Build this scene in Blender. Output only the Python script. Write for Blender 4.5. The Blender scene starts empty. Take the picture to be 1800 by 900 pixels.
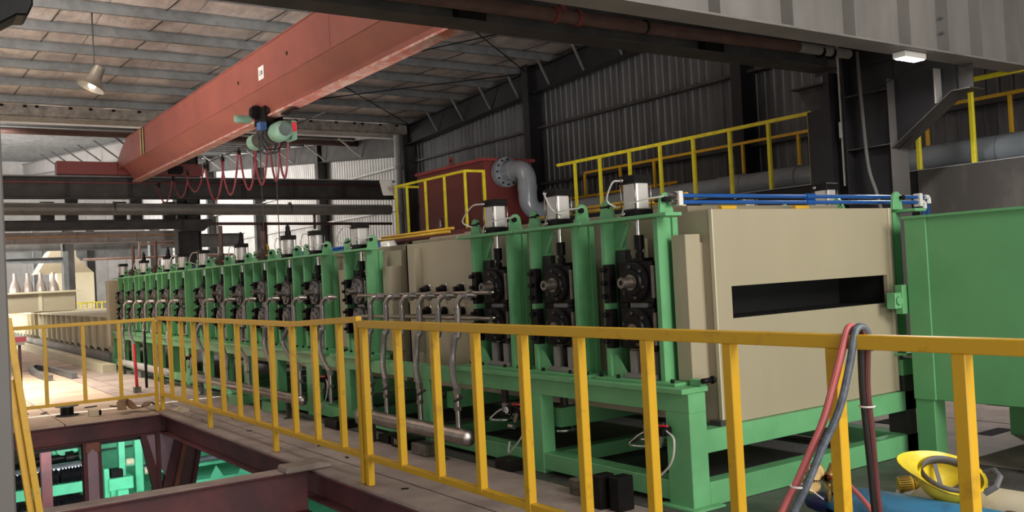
import bpy, bmesh, math, random
from mathutils import Vector, Matrix
random.seed(7)
S = bpy.context.scene
COL = S.collection
PI = math.pi

# ---------------------------------------------------------------- camera, world, light, exposure
YAW, PITCH, ROLL, FPX = 0.601780469, 0.0187912298, -0.0520675627, 1634.38730
EYE = 1.42
def make_camera():
    fw = Vector((math.sin(YAW)*math.cos(PITCH), math.cos(YAW)*math.cos(PITCH), math.sin(PITCH)))
    rt = Vector((math.cos(YAW), -math.sin(YAW), 0)); up = rt.cross(fw)
    r2 = math.cos(ROLL)*rt + math.sin(ROLL)*up; u2 = -math.sin(ROLL)*rt + math.cos(ROLL)*up
    cd = bpy.data.cameras.new('camera'); cd.sensor_width = 36; cd.lens = FPX*36/1800
    cd.clip_start = .05; cd.clip_end = 400
    o = bpy.data.objects.new('camera', cd); COL.objects.link(o)
    m = Matrix((( r2.x, u2.x, -fw.x, 0), (r2.y, u2.y, -fw.y, 0), (r2.z, u2.z, -fw.z, EYE), (0, 0, 0, 1)))
    o.matrix_world = m; S.camera = o
make_camera()
S.view_settings.view_transform = 'Standard'; S.view_settings.look = 'None'
S.view_settings.gamma = 1; S.view_settings.use_curve_mapping = False
S.view_settings.exposure = 0.36
w = bpy.data.worlds.new('world'); S.world = w; w.use_nodes = True
w.node_tree.nodes['Background'].inputs[0].default_value = (1.0, .97, .93, 1)
w.node_tree.nodes['Background'].inputs[1].default_value = 0.34

def area(name, loc, target, sx, sy, power, color=(1, .95, .88), spread=PI):
    d = bpy.data.lights.new(name, 'AREA'); d.shape = 'RECTANGLE'; d.size = sx; d.size_y = sy
    d.energy = power; d.color = color; d.spread = spread
    o = bpy.data.objects.new(name, d); COL.objects.link(o); o.location = loc
    o.rotation_euler = (Vector(target)-Vector(loc)).to_track_quat('-Z', 'Y').to_euler()
    return o
area('bay_and_fill_light', (4.0, -4.0, 4.6), (5, 6, 1.2), 4, 3, 460)
area('bay_and_fill_light', (1.0, 8.0, 5.5), (5.2, 9.5, 4.6), 1.2, 1.2, 90)
area('bay_and_fill_light', (-0.8, 17, 5.5), (0.2, 16.5, 0), 2.5, 2.5, 380, (1, .9, .75), PI*.4)
area('bay_and_fill_light', (1, -5, .6), (5, 14, 7), 6, 3, 300)  # added low fill behind the camera, brightens the roof
area('up_fill', (-4.5, 12, .9), (0.5, 15.5, 7), 3, 3, 560, (1, .93, .85), PI*.45)  # added upward fill for the near roof, no lamp stands here
area('bay_and_fill_light', (8, 33, 7.0), (5, 33, 0), 8, 8, 500)
area('bay_and_fill_light', (1, 27.5, 5.0), (5, 42, 1.5), 4, 1.5, 450, (1, .96, .9), PI*.7)  # added fill to brighten the far bay background
area('up_fill', (0, 33, .8), (5, 37, 9), 6, 6, 1200, (1, .95, .9), PI*.7)  # added upward fill for the far bay roof
area('daylight', (-13, 45, 3.5), (6, 45, 4.5), 20, 6, 4200, (1, .98, .94), PI*.45)
area('up_fill', (7.4, 9.5, .7), (7.6, 15, 7), 2, 3, 130, (1, .95, .9), PI*.6)  # added upward fill for the right-hand roof and wall
area('pit_light', (2.4, 12.3, -.35), (2.6, 14.6, -1.3), 3, .8, 80, (.95, 1, .97))

# ---------------------------------------------------------------- materials
MC = {}
def mat(name, col, rough=.5, metal=0., var=.15, scale=4., col2=None, bump=0., bscale=30., stretch=None, amount=.5, spec=.5, emit=0., coat=0.):
    if name in MC: return MC[name]
    m = bpy.data.materials.new(name); m.use_nodes = True; nt = m.node_tree; N = nt.nodes; L = nt.links
    b = N['Principled BSDF']; b.inputs['Roughness'].default_value = rough; b.inputs['Metallic'].default_value = metal
    b.inputs['Specular IOR Level'].default_value = spec
    if coat: b.inputs['Coat Weight'].default_value = coat; b.inputs['Coat Roughness'].default_value = .15
    tc = N.new('ShaderNodeTexCoord'); mp = N.new('ShaderNodeMapping'); L.new(tc.outputs['Object'], mp.inputs[0])
    if stretch: mp.inputs['Scale'].default_value = stretch
    nz = N.new('ShaderNodeTexNoise'); nz.inputs['Scale'].default_value = scale; nz.inputs['Detail'].default_value = 6; nz.inputs['Roughness'].default_value = .62
    L.new(mp.outputs[0], nz.inputs['Vector'])
    if col2 is None: col2 = tuple(c*(1-var*2) for c in col)
    r = N.new('ShaderNodeValToRGB'); r.color_ramp.elements[0].position = amount-.14; r.color_ramp.elements[1].position = amount+.14
    r.color_ramp.elements[0].color = (*col2, 1); r.color_ramp.elements[1].color = (*col, 1)
    L.new(nz.outputs['Fac'], r.inputs[0]); L.new(r.outputs[0], b.inputs['Base Color'])
    if bump:
        n2 = N.new('ShaderNodeTexNoise'); n2.inputs['Scale'].default_value = bscale; n2.inputs['Detail'].default_value = 3
        L.new(mp.outputs[0], n2.inputs['Vector'])
        bp = N.new('ShaderNodeBump'); bp.inputs['Strength'].default_value = bump; bp.inputs['Distance'].default_value = .02
        L.new(n2.outputs['Fac'], bp.inputs['Height']); L.new(bp.outputs[0], b.inputs['Normal'])
    if emit:
        b.inputs['Emission Color'].default_value = (*col, 1); b.inputs['Emission Strength'].default_value = emit
    MC[name] = m; return m
GREEN = mat('green_paint', (.15, .43, .19), .38, var=.1, scale=3)
GREEND = mat('green_sheet', (.115, .34, .14), .42, var=.06, scale=2)
MINT = mat('mint_paint', (.13, .66, .38), .4, var=.12, scale=3)
YEL = mat('yellow_paint', (.66, .38, .016), .42, col2=(.34, .17, .012), scale=9, amount=.30)
YELB = mat('bright_yellow_paint', (.80, .70, .03), .42, col2=(.6, .48, .03), scale=6, amount=.4)
YELP = mat('yellow_tube', (.72, .42, .03), .35)
BEIGE = mat('beige_plastic', (.37, .32, .222), .42, var=.04, scale=1.6, stretch=(1, 1, .4), coat=.15)
BEIGEL = mat('cream_plastic', (.58, .53, .38), .5, var=.06, scale=1)
BLACK = mat('black_steel', (.009, .008, .008), .42, var=.2, scale=12, bump=.05, spec=.16)
DARK = mat('dark_paint', (.014, .013, .015), .45, var=.2, scale=3, spec=.35)
DARKB = mat('dark_beam_paint', (.055, .051, .048), .5, var=.25, scale=2.5, spec=.35)
GRAYB = mat('grey_beam_paint', (.27, .255, .24), .5, var=.14, scale=1.5, stretch=(1, 1, .3))
GRAYC = mat('grey_column_paint', (.085, .078, .074), .55, var=.1, scale=1.4)
STEEL = mat('stainless', (.42, .38, .355), .32, 1., var=.12, scale=9)
BRAID = mat('braided_steel', (.30, .275, .265), .5, .7, var=.2, scale=60)
CHROME = mat('chrome', (.7, .68, .66), .15, 1., var=.05)
ALU = mat('aluminium', (.62, .60, .58), .42, .35, var=.05, scale=3)
RED = mat('red_oxide', (.27, .078, .057), .48, col2=(.21, .062, .05), scale=1.5, amount=.5)
REDD = mat('dark_red_paint', (.16, .032, .03), .5, col2=(.15, .03, .03), scale=2)
PURP = mat('primer_purple', (.15, .048, .052), .5, col2=(.075, .034, .038), scale=2.2, spec=.25)
PINKP = mat('primer_pink', (.38, .24, .29), .45, col2=(.26, .16, .20), scale=1.5)
BRICK = mat('primer_orange', (.24, .07, .04), .5, var=.15)
FOIL = mat('foil_insulation', (.66, .575, .525), .36, .62, col2=(.42, .36, .33), scale=3.2, bump=1.0, bscale=9, stretch=(1, .45, 1), amount=.5)
SHEETL = mat('pale_roof_sheet', (.74, .69, .65), .5, .1, var=.08, scale=1)
GALV = mat('galvanised', (.20, .21, .215), .42, .5, var=.15, scale=5)
GALVL = mat('galvanised_light', (.42, .41, .40), .45, .3, var=.12, scale=5)
WALL = mat('dark_wall_sheet', (.105, .104, .108), .42, .3, var=.25, scale=1.5, stretch=(1, 3, .3))
WALLL = mat('light_wall_sheet', (.40, .385, .37), .5, .1, var=.1, scale=1.5)
PLATE = mat('checker_plate', (.40, .32, .285), .6, col2=(.26, .205, .185), scale=2.4, bump=.35, bscale=60)
PLATED = mat('oily_plate', (.11, .095, .095), .45, col2=(.05, .045, .045), scale=2.6, bump=.35, bscale=60)
PLATEL = mat('dusty_plate', (.55, .43, .32), .6, col2=(.40, .28, .22), scale=1.3, bump=.2, bscale=60)
CONC = mat('weathered_steel_tank', (.062, .055, .048), .6, col2=(.12, .11, .10), scale=2.5, amount=.38, stretch=(1, 1, .5))
PVC = mat('grey_pvc', (.22, .245, .275), .22, 0, var=.08, scale=2, coat=.3)
BLUEP = mat('blue_tube', (.012, .085, .32), .3, var=.1)
BLUEC = mat('blue_cylinder', (.05, .24, .44), .4, col2=(.02, .07, .13), scale=6, amount=.36)
CREAMC = mat('cream_cylinder', (.66, .58, .42), .5, col2=(.30, .20, .12), scale=5, amount=.3)
NAVY = mat('navy_paint', (.012, .02, .10), .35)
BRASS = mat('brass', (.58, .38, .14), .3, .9, var=.2, scale=20)
BRASSD = mat('brass_dull', (.32, .21, .08), .4, .7, var=.25, scale=20)
BRASSY = mat('brass_yellow', (.72, .46, .05), .35, .3, var=.15, scale=20)
RHOSE = mat('red_hose', (.62, .15, .15), .5, var=.1)
GHOSE = mat('grey_hose', (.12, .145, .18), .5, var=.25, scale=30)
DHOSE = mat('dark_red_hose', (.13, .035, .035), .5)
BHOSE = mat('black_hose', (.02, .02, .023), .5)
CLEAR = mat('white_tube', (.62, .60, .57), .35)
CABLE = mat('crimson_cable', (.24, .045, .06), .5)
HELM = mat('helmet_yellow', (.80, .62, .03), .35, col2=(.50, .38, .05), scale=9, amount=.4)
GREYP = mat('grey_webbing', (.13, .13, .14), .6)
WHITE = mat('white_plastic', (.72, .70, .66), .5, var=.05)
MOTORG = mat('hoist_green', (.20, .36, .27), .4, var=.12, scale=8)
ROPE = mat('wire_rope', (.06, .055, .05), .5)
RUST = mat('rusty_pipe', (.11, .055, .045), .6, var=.2, scale=6)
PINKPIPE = mat('pink_pipe', (.55, .36, .30), .5)
WOOD = mat('weathered_block', (.16, .14, .11), .8, var=.3, scale=10)
REDF = mat('red_signal_paint', (.70, .03, .05), .4)
SHAFT = mat('worn_shaft', (.27, .23, .20), .38, .85, var=.2, scale=15)
COVER = mat('sheen_cover', (.20, .19, .19), .45, .4, col2=(.03, .03, .03), scale=14, amount=.48)  # grey speckle painted for the sheen on the farther bearing covers
RUBBER = mat('black_rubber', (.012, .012, .014), .35)
PAPER = mat('paper', (.62, .52, .38), .8)
LAMP = mat('lamp_diffuser', (1, .97, .92), .5, emit=14)
LAMPW = mat('bulb_glow', (1, .95, .7), .5, emit=3)
SKYL = mat('skylight_sheet', (.9, .9, .86), .5, var=.03, emit=.55)
SKYB = mat('open_sky_strip', (.62, .80, .95), .5, var=.03, emit=.9)

# ---------------------------------------------------------------- mesh helpers
class MB:
    def __init__(s): s.v = []; s.f = []; s.sm = []
    def add(s, vs, fs, smooth=False):
        o = len(s.v); s.v += [tuple(v) for v in vs]; s.f += [tuple(i+o for i in f) for f in fs]; s.sm += [smooth]*len(fs); return s
    def box(s, x0, x1, y0, y1, z0, z1):
        if x0 > x1: x0, x1 = x1, x0
        if y0 > y1: y0, y1 = y1, y0
        if z0 > z1: z0, z1 = z1, z0
        return s.add([(x0,y0,z0),(x1,y0,z0),(x1,y1,z0),(x0,y1,z0),(x0,y0,z1),(x1,y0,z1),(x1,y1,z1),(x0,y1,z1)],
              [(0,3,2,1),(4,5,6,7),(0,1,5,4),(1,2,6,5),(2,3,7,6),(3,0,4,7)])
    def bar(s, a, b, w, h, up=(0,0,1)):
        a = Vector(a); b = Vector(b); d = (b-a).normalized(); u = Vector(up)
        r = d.cross(u)
        if r.length < 1e-4: r = d.cross(Vector((1,0,0)))
        r.normalize(); u = r.cross(d).normalized()
        vs = []
        for p in (a, b):
            for sx, sy in ((-1,-1),(1,-1),(1,1),(-1,1)): vs.append(p + r*w/2*sx + u*h/2*sy)
        return s.add(vs, [(0,1,2,3),(7,6,5,4),(0,4,5,1),(1,5,6,2),(2,6,7,3),(3,7,4,0)])
    def tube(s, pts, r, n=8, cap=True, closed=False, radii=None):
        P = [Vector(p) for p in pts]; m = len(P); vs = []; last = None
        for i, p in enumerate(P):
            if closed: d = P[(i+1)%m]-P[i-1]
            else: d = P[min(i+1,m-1)]-P[max(i-1,0)]
            d.normalize()
            if last is None:
                u = Vector((0,0,1)) if abs(d.z) < .9 else Vector((1,0,0))
            else: u = last
            a = (u - d*u.dot(d)).normalized(); b = d.cross(a); last = a
            rr = radii[i] if radii else r
            for k in range(n): t = 2*PI*k/n; vs.append(p + (a*math.cos(t)+b*math.sin(t))*rr)
        fs = []
        for i in range(m if closed else m-1):
            j = (i+1) % m
            for k in range(n): fs.append((i*n+k, i*n+(k+1)%n, j*n+(k+1)%n, j*n+k))
        s.add(vs, fs, True)
        if cap and not closed:
            o = len(s.v)-m*n
            s.f.append(tuple(o+k for k in reversed(range(n)))); s.sm.append(False)
            s.f.append(tuple(o+(m-1)*n+k for k in range(n))); s.sm.append(False)
        return s
    def cyl(s, a, b, r, n=16, r2=None): return s.tube([a, b], r, n, radii=[r, r if r2 is None else r2])
    def lathe(s, c, axis, prof, n=24):
        # prof: list of (distance along axis, radius)
        c = Vector(c); ax = Vector(axis).normalized(); u = Vector((0,0,1)) if abs(ax.z) < .9 else Vector((1,0,0))
        a = (u-ax*u.dot(ax)).normalized(); b = ax.cross(a); vs = []
        for h, r in prof:
            for k in range(n): t = 2*PI*k/n; vs.append(c+ax*h+(a*math.cos(t)+b*math.sin(t))*r)
        fs = [(i*n+k, i*n+(k+1)%n, (i+1)*n+(k+1)%n, (i+1)*n+k) for i in range(len(prof)-1) for k in range(n)]
        return s.add(vs, fs, True)
    def prism(s, poly, axis, a, b):
        # poly in the two other axes; extruded along axis index from a to b
        def mk(p, t):
            if axis == 0: return (t, p[0], p[1])
            if axis == 1: return (p[0], t, p[1])
            return (p[0], p[1], t)
        n = len(poly)
        vs = [mk(p, a) for p in poly]+[mk(p, b) for p in poly]
        fs = [tuple(range(n)), tuple(reversed(range(n, 2*n)))]+[(i, n+i, n+(i+1)%n, (i+1)%n) for i in range(n)]
        return s.add(vs, fs)
    def hbeam(s, axis, p0, p1, c1, c2, wid, dep, tf=.012, tw=.01, flange='z'):
        """I section along axis (0,1,2) from p0 to p1, centred on c1,c2 (the two other axes in order);
        flange = axis letter the flanges face; wid = flange width, dep = depth along flange axis"""
        oth = [i for i in (0,1,2) if i != axis]; fa = 'xyz'.index(flange); fi = oth.index(fa); wi = 1-fi
        c = [c1, c2]
        def bx(cf, hf, cw, hw):
            lo = [0]*3; hi = [0]*3; lo[axis] = p0; hi[axis] = p1
            lo[oth[fi]] = cf-hf; hi[oth[fi]] = cf+hf; lo[oth[wi]] = cw-hw; hi[oth[wi]] = cw+hw
            s.box(lo[0], hi[0], lo[1], hi[1], lo[2], hi[2])
        bx(c[fi]-dep/2+tf/2, tf/2, c[wi], wid/2); bx(c[fi]+dep/2-tf/2, tf/2, c[wi], wid/2)
        bx(c[fi], dep/2-tf, c[wi], tw/2)
        return s
    def build(s, name, m, parent=None, bevel=0):
        off = Vector(parent['_loc']) if parent is not None and '_loc' in parent else Vector((0,0,0))
        me = bpy.data.meshes.new(name); me.from_pydata([tuple(Vector(v)-off) for v in s.v], [], s.f)
        me.polygons.foreach_set('use_smooth', s.sm)
        bm = bmesh.new(); bm.from_mesh(me); bmesh.ops.recalc_face_normals(bm, faces=bm.faces)
        for e in bm.edges:
            if len(e.link_faces) == 2 and e.calc_face_angle(0) > .62: e.smooth = False
        bm.to_mesh(me); bm.free()
        me.materials.append(m); me.update()
        o = bpy.data.objects.new(name, me); COL.objects.link(o)
        if parent is not None: o.parent = parent
        o['_loc'] = tuple(off)
        if bevel:
            md = o.modifiers.new('bevel', 'BEVEL'); md.width = bevel; md.segments = 1; md.limit_method = 'ANGLE'; md.harden_normals = False
        return o
def tag(o, label, cat, group=None, kind=None):
    if label: o['label'] = label
    if cat: o['category'] = cat
    if group: o['group'] = group
    if kind: o['kind'] = kind
    return o
def thing(name, label, cat, loc, group=None):
    o = bpy.data.objects.new(name, None); COL.objects.link(o); o.location = loc; o['_loc'] = tuple(loc)
    o.empty_display_size = .1
    return tag(o, label, cat, group)
def struct(name, label=None, cat=None):
    o = bpy.data.objects.new(name, None); COL.objects.link(o); o['_loc'] = (0,0,0); o['kind'] = 'structure'
    if label: o['label'] = label
    if cat: o['category'] = cat
    return o
def share(src, name, loc, parent, rot=None, scale=None):
    o = src.copy(); o.name = name; COL.objects.link(o); o.location = loc; o.parent = parent
    if rot: o.rotation_euler = rot
    if scale: o.scale = scale
    return o
def copy_thing(root, loc, label, group=None):
    r = root.copy(); COL.objects.link(r); r.location = loc; r['_loc'] = tuple(loc); r['label'] = label
    if group: r['group'] = group
    for ch in list(root.children):
        c = ch.copy(); COL.objects.link(c); c.parent = r
        for g in list(ch.children):
            d = g.copy(); COL.objects.link(d); d.parent = c
    return r
def sub(mb, name, m, part, off, bevel=0):
    """sub-part of a part, built in world coordinates"""
    o = mb.build(name, m, None, bevel)
    for v in o.data.vertices: v.co -= Vector(off)
    o.parent = part; return o
def arc(c, r, a0, a1, n, plane='xz', fixed=0):
    out = []
    for i in range(n+1):
        t = a0+(a1-a0)*i/n; p, q = c[0]+r*math.cos(t), c[1]+r*math.sin(t)
        out.append({'xz': (p, fixed, q), 'yz': (fixed, p, q), 'xy': (p, q, fixed)}[plane])
    return out
def smooth_path(pts, k=6):
    P = [Vector(p) for p in pts]; out = []
    Q = [P[0]*2-P[1]]+P+[P[-1]*2-P[-2]]
    for i in range(1, len(Q)-2):
        for j in range(k):
            t = j/k; a, b, c, d = Q[i-1], Q[i], Q[i+1], Q[i+2]
            out.append(.5*((2*b)+(c-a)*t+(2*a-5*b+4*c-d)*t*t+(3*b-a-3*c+d)*t**3))
    out.append(P[-1]); return out

# ================================================================ SETTING
# ---- floor of steel plates round a rectangular pit
floor = struct('floor')
PX0, PX1, PY0, PY1 = .68, 2.72, 1.2, 11.42
MB().box(PX1+.16, 14, PY0-3, 60, -.30, -.02).box(-6, PX1+.16, PY1+.16, 60, -.30, -.02).box(-6, PX0-.16, -4, PY1+.16, -.30, -.02).box(PX0-.16, PX1+.16, -4, PY0, -.30, -.02).build('deck', PLATED, floor)
xs = [2.72, 3.02, 4.5, 6.0, 7.5, 9.0, 10.6, 13.4]
def plates(x0, x1, ys, m, gap=.008):
    y = ys[0]
    for y2 in ys[1:]:
        z = random.uniform(-.003, .002)
        MB().box(x0+gap, x1-gap, y+gap, y2-gap, -.02, z).build('floor_plate', m, floor)
        y = y2
def rng(a, b, st): 
    out = [a]
    while out[-1] < b-1e-6: out.append(min(b, out[-1]+st))
    return out
plates(2.72, 3.02, rng(-1, 21, 2.2), PLATE)
plates(3.02, 3.72, rng(-1, 21, 1.75), PLATE)
for a, b in zip([3.72]+xs[3:-1], xs[3:]): plates(a, b, rng(-1, 21, 2.05), PLATED if b <= 6.0 else PLATE)
plates(-3, .66, rng(-1, 11.4, 1.8), PLATEL)
for i, (a, b) in enumerate(zip([-6, -4.4, -2.8, -1.2, .4, 1.7], [-4.4, -2.8, -1.2, .4, 1.7, 2.72])): plates(a, b, [11.42, 11.95, 14.1, 15.7+.2*(i % 2), 18.2, 20.6, 24, 28, 34, 45], PLATEL)
for a, b in zip([2.72, 4.2, 5.8, 7.4, 9, 10.6], [4.2, 5.8, 7.4, 9, 10.6, 13.4]): plates(a, b, [21, 24, 28, 34, 45], PLATEL)
# thin black slabs painted as the shade of square holes in the plates
for hx, hy, sx, sy in ((6.93, 4.66, .34, .17), (6.94, 3.82, .34, .13), (8.3, 4.4, .4, .2)):
    MB().box(hx, hx+sx, hy, hy+sy, -.01, .004).build('hole_shade', BLACK, floor)

# ---- pit: edge beams, cross beam, columns, lower floor
pit = struct('trim_1')
def pitbeam(axis, p0, p1, edge, side, parent, name='edge_beam'):
    m = MB(); c = edge-side*.075
    m.hbeam(axis, p0, p1, c, -.131, .15, .218, .012, .01, 'z'); return m.build(name, PURP, parent, .002)
pitbeam(0, PX0, PX1+.12, PY1, -1, pit); pitbeam(1, PY0, PY1+.12, PX1, -1, pit); pitbeam(1, PY0, PY1, PX0, 1, pit)
cb = MB(); cb.hbeam(0, PX0, PX1, 6.93, -.17, .17, .34, .014, .012, 'z'); cb.build('cross_beam', PURP, pit, .002)
MB().box(PX0, PX1-.01, 6.84, 7.02, 0, .004).build('dusty_strip', PLATE, pit)
lf = struct('trim_2')
MB().box(-8, 14, 2, 34, -3.4, -3.2).build('lower_floor', mat('lower_floor', (.16, .19, .17), .6, var=.2), lf)
MB().box(-8, 14, 33.8, 34, -3.2, -.3).build('pit_wall', mat('pit_wall', (.20, .24, .22), .6, var=.2), lf)
t = thing('support_column', 'purple primed column below the middle of the far pit edge', 'column', (1.97, 11.46, -3.2))
MB().hbeam(2, -3.2, -.24, 1.965, 11.48, .19, .14, .012, .01, 'y').build('shaft', PURP, t)
MB().prism([(1.965, -.30), (2.02, -.36), (2.025, -3.2), (1.905, -3.2), (1.91, -.36)], 1, 11.40, 11.409).build('flange_face', PINKP, t)
MB().prism([(1.90, -.24), (2.04, -.24), (2.04, -.33), (2.02, -.36), (1.965, -.30), (1.91, -.36), (1.89, -.33)], 1, 11.39, 11.399).build('haunch_plate', BRICK, t)
t = thing('braced_column', 'purple column with slanting webs below the far right pit corner', 'column', (2.69, 11.45, -3.2))
MB().box(2.655, 2.70, 11.40, 11.55, -3.2, -.24).build('shaft', PURP, t)
MB().prism([(2.49, -.24), (2.555, -.24), (2.67, -.70), (2.70, -3.2), (2.62, -3.2), (2.60, -.85)], 1, 11.42, 11.5).build('brace', PURP, t)
MB().prism([(2.55, -.24), (2.65, -.24), (2.655, -.70)], 1, 11.43, 11.45).build('brace_web', PINKP, t)
MB().prism([(2.70, -.24), (2.90, -.24), (2.755, -.77), (2.70, -.60)], 1, 11.43, 11.45).build('gusset', PINKP, t)
MB().prism([(2.89, -.24), (2.985, -.24), (2.80, -.95), (2.72, -1.1), (2.70, -.9)], 1, 11.40, 11.5).build('brace', PURP, t)
t = thing('leaning_brace', 'orange primed inclined steel brace beside the braced pit column', 'brace', (3.0, 11.4, -3.2))
MB().prism([(2.985, -.24), (3.03, -.24), (2.85, -1.0), (2.80, -1.0)], 1, 11.36, 11.47).build('flange', BRICK, t)
MB().prism([(3.03, -.24), (3.17, -.24), (2.99, -1.1), (2.83, -1.1)], 1, 11.43, 11.45).build('web', mat('primer_dark_red', (.13, .05, .045), .45), t)
MB().prism([(3.17, -.24), (3.21, -.24), (3.03, -1.1), (2.98, -1.1)], 1, 11.36, 11.47).build('flange', PURP, t)
t = thing('deep_column', 'pink primed column deep in the pit, left of the gearbox', 'column', (1.72, 13, -3.2))
MB().hbeam(2, -3.2, -.24, 1.72, 13.2, .12, .12, .01, .01, 'y').build('shaft', PURP, t)

# ---- machinery in the pit
M = thing('lower_machine_frame', 'mint green steel frame of the machine in the pit', 'machine', (3.2, 14, -3.2))
for nm, a in (('cross_bar', (1.2, 2.44, 13.95, 14.08, -1.26, -1.115)), ('post', (2.53, 2.60, 13.9, 14.0, -3.2, -.99)), ('post', (2.75, 2.835, 14, 14.12, -1.2, -.1)), ('post', (2.965, 3.07, 14, 14.12, -1.4, -.1)),
              ('bearing_table', (2.58, 2.9, 13.85, 14.3, -1.30, -1.13)), ('bearing_table', (2.73, 3.2, 13.5, 13.9, -1.60, -1.40)), ('sill', (3.2, 6.2, 14.0, 14.3, -1.62, -1.37)), ('side_panel', (2.5, 6.4, 15.6, 15.7, -1.9, -.2)),
              ('rail', (2.5, 6.2, 14.9, 15.0, -.86, -.74)), ('rail', (3.2, 6.2, 14.5, 14.6, -1.27, -1.22)), ('rail', (1.0, 2.5, 15.2, 15.3, -.60, -.50)), ('post', (1.95, 2.02, 15.2, 15.3, -1.2, -.3)), ('floor_tray', (.8, 7, 13.5, 17, -2.3, -2.2)), ('cross_tie', (2.83, 2.97, 14.03, 14.09, -1.02, -.92))):
    MB().box(*a).build(nm, MINT, M, .006)
for x in (4.0, 4.42): MB().prism([(x, -1.37), (x+.2, -1.37), (x+.10, -1.20)], 1, 14.0, 14.03).build('rib', MINT, M)
MB().box(2.78, 2.9, 13.49, 13.51, -1.55, -1.48).build('slot', BLACK, M); MB().box(2.85, 3.0, 13.6, 13.75, -1.40, -1.395).build('slot', BLACK, M)
for i in range(6): MB().cyl((2.77+i*.07, 13.56, -1.40), (2.77+i*.07, 13.56, -1.385), .012, 6).build('bolt', BLACK, M)
MB().box(2.60, 2.72, 13.84, 13.95, -1.45, -1.30).box(2.66, 2.8, 13.7, 13.85, -1.38, -1.28).build('bracket', MINT, M, .004)
MB().box(2.62, 2.78, 13.9, 14.1, -1.13, -1.02).build('black_coupling', BLACK, M, .01)
RS_ = mat('roller_steel', (.42, .45, .50), .3, .7)
tag(MB().cyl((.8, 14.15, -.955), (2.46, 14.15, -.94), .085, 18).build('steel_roller', RS_, None), 'smooth steel roller above the upper ribbed bellows in the pit', 'roller')
tag(MB().cyl((2.5, 15.1, -.80), (3.6, 15.1, -.80), .12, 18).build('wide_roller', mat('roller_steel2', (.34, .38, .38), .35, .6), None), 'thick grey roller behind the mint posts in the pit', 'roller')
tag(MB().cyl((3.2, 14.6, -1.18), (6.2, 14.6, -1.18), .05, 14).build('long_roller', RS_, None), 'thin bright roller under the right pit edge', 'roller')
def bellows(z, lab):
    t = thing('ribbed_bellows', lab, 'bellows', (1.3, 14, z))
    for a, b, n in ((.9, 1.98, 22), (2.0, 2.44, 11)):
        m = MB(); pts = []; rad = []
        for i in range(n*2+1):
            pts.append((a+(b-a)*i/(n*2), 14.05, z)); rad.append(.115 if i % 2 else .085)
        m.tube(pts, .1, 18, radii=rad); m.build('bellows_section', RUBBER, t)
bellows(-1.02, 'upper black ribbed bellows in the pit'); bellows(-1.42, 'lower black ribbed bellows in the pit under the mint bar')
tag(MB().cyl((2.85, 14.05, -.96), (2.95, 14.05, -.96), .05, 14).build('bearing_cap', CREAMC, None), 'upper cream bearing cap between the mint posts in the pit', 'bearing')
tag(MB().cyl((3.09, 14.05, -1.125), (3.16, 14.05, -1.125), .045, 14).build('bearing_cap', CREAMC, None), 'lower cream bearing cap right of the mint posts in the pit', 'bearing')
t = thing('gearbox', 'small mint gearbox with dark shaft coupling at the back of the pit', 'gearbox', (2.1, 14.4, -1.2))
MB().box(1.95, 2.3, 14.4, 14.7, -.78, -.60).build('housing', MINT, t, .02)
MB().cyl((1.75, 14.4, -.83), (2.3, 14.4, -.83), .05, 16).cyl((2.12, 14.35, -.83), (2.22, 14.35, -.83), .09, 16).build('coupling', BLACK, t)
MB().lathe((2.1, 14.39, -.70), (0,-1,0), [(0, .10), (.04, .09), (.04, .0)], 18).build('cover', MINT, t)
tag(MB().box(1.0, 2.35, 14.5, 15.0, -1.2, -.92).build('dark_drive_base', BLACK, None), 'black drive base behind the steel roller in the pit', 'machine base')

# ---- right wall of corrugated sheets, girts, columns
wall = struct('wall_right')
def corr(width, z0, z1, pitch=.2, depth=.022):
    m = MB(); n = round(width/pitch); prof = []
    for i in range(n):
        y = i*pitch; prof += [(y, 0), (y+pitch*.62, 0), (y+pitch*.70, -depth), (y+pitch*.92, -depth)]
    prof.append((width, 0))
    vs = []; fs = []
    for y, x in prof: vs += [(x, y, z0), (x, y, z1)]
    for i in range(len(prof)-1): fs.append((2*i, 2*i+1, 2*i+3, 2*i+2))
    m.add(vs, fs); return m
WX = 13.4
p0 = corr(1.0, -.3, 8.6).build('wall_panel', WALL, wall); p0.location = (WX, -2, 0)
for i in range(1, 27): share(p0, 'wall_panel', (WX+random.uniform(-.004, .004), -2+i, 0), wall)
p1 = corr(1.0, -.3, 11.5).build('wall_panel', WALLL, wall); p1.location = (WX, 25, 0)
for i in range(1, 34): share(p1, 'wall_panel', (WX, 25+i, 0), wall)
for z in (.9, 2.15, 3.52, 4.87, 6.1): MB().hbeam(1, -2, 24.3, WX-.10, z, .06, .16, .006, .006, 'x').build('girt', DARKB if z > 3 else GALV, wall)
for z in (.9, 2.15, 3.55, 4.85): MB().hbeam(1, 24.3, 58, WX-.10, z, .06, .16, .006, .006, 'x').build('girt', GALVL, wall)
wallcols = (4.9, 11.4, 17.9)
for y, lab in zip(wallcols, ('dark wall column behind the right end railing', 'dark wall column left of the bracketed column', 'black wall column behind the elbow pipe of the red tank')):
    tag(MB().hbeam(2, 0, 6.4, WX-.30, y, .24, .38, .014, .01, 'x').build('wall_column', DARK, None), lab, 'column')
for i, y in enumerate((24.3, 30.7, 37.3, 43.8)):
    tag(MB().hbeam(2, 0, 6.2+i*.6, WX-.28, y, .26, .36, .014, .01, 'x').build('wall_column', DARKB, None),
        ('wall column at the roof valley beside the downpipe', 'first dark wall column beyond the valley downpipe', 'second dark wall column beyond the valley downpipe', 'farthest dark column on the pale wall')[i], 'column')
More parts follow.
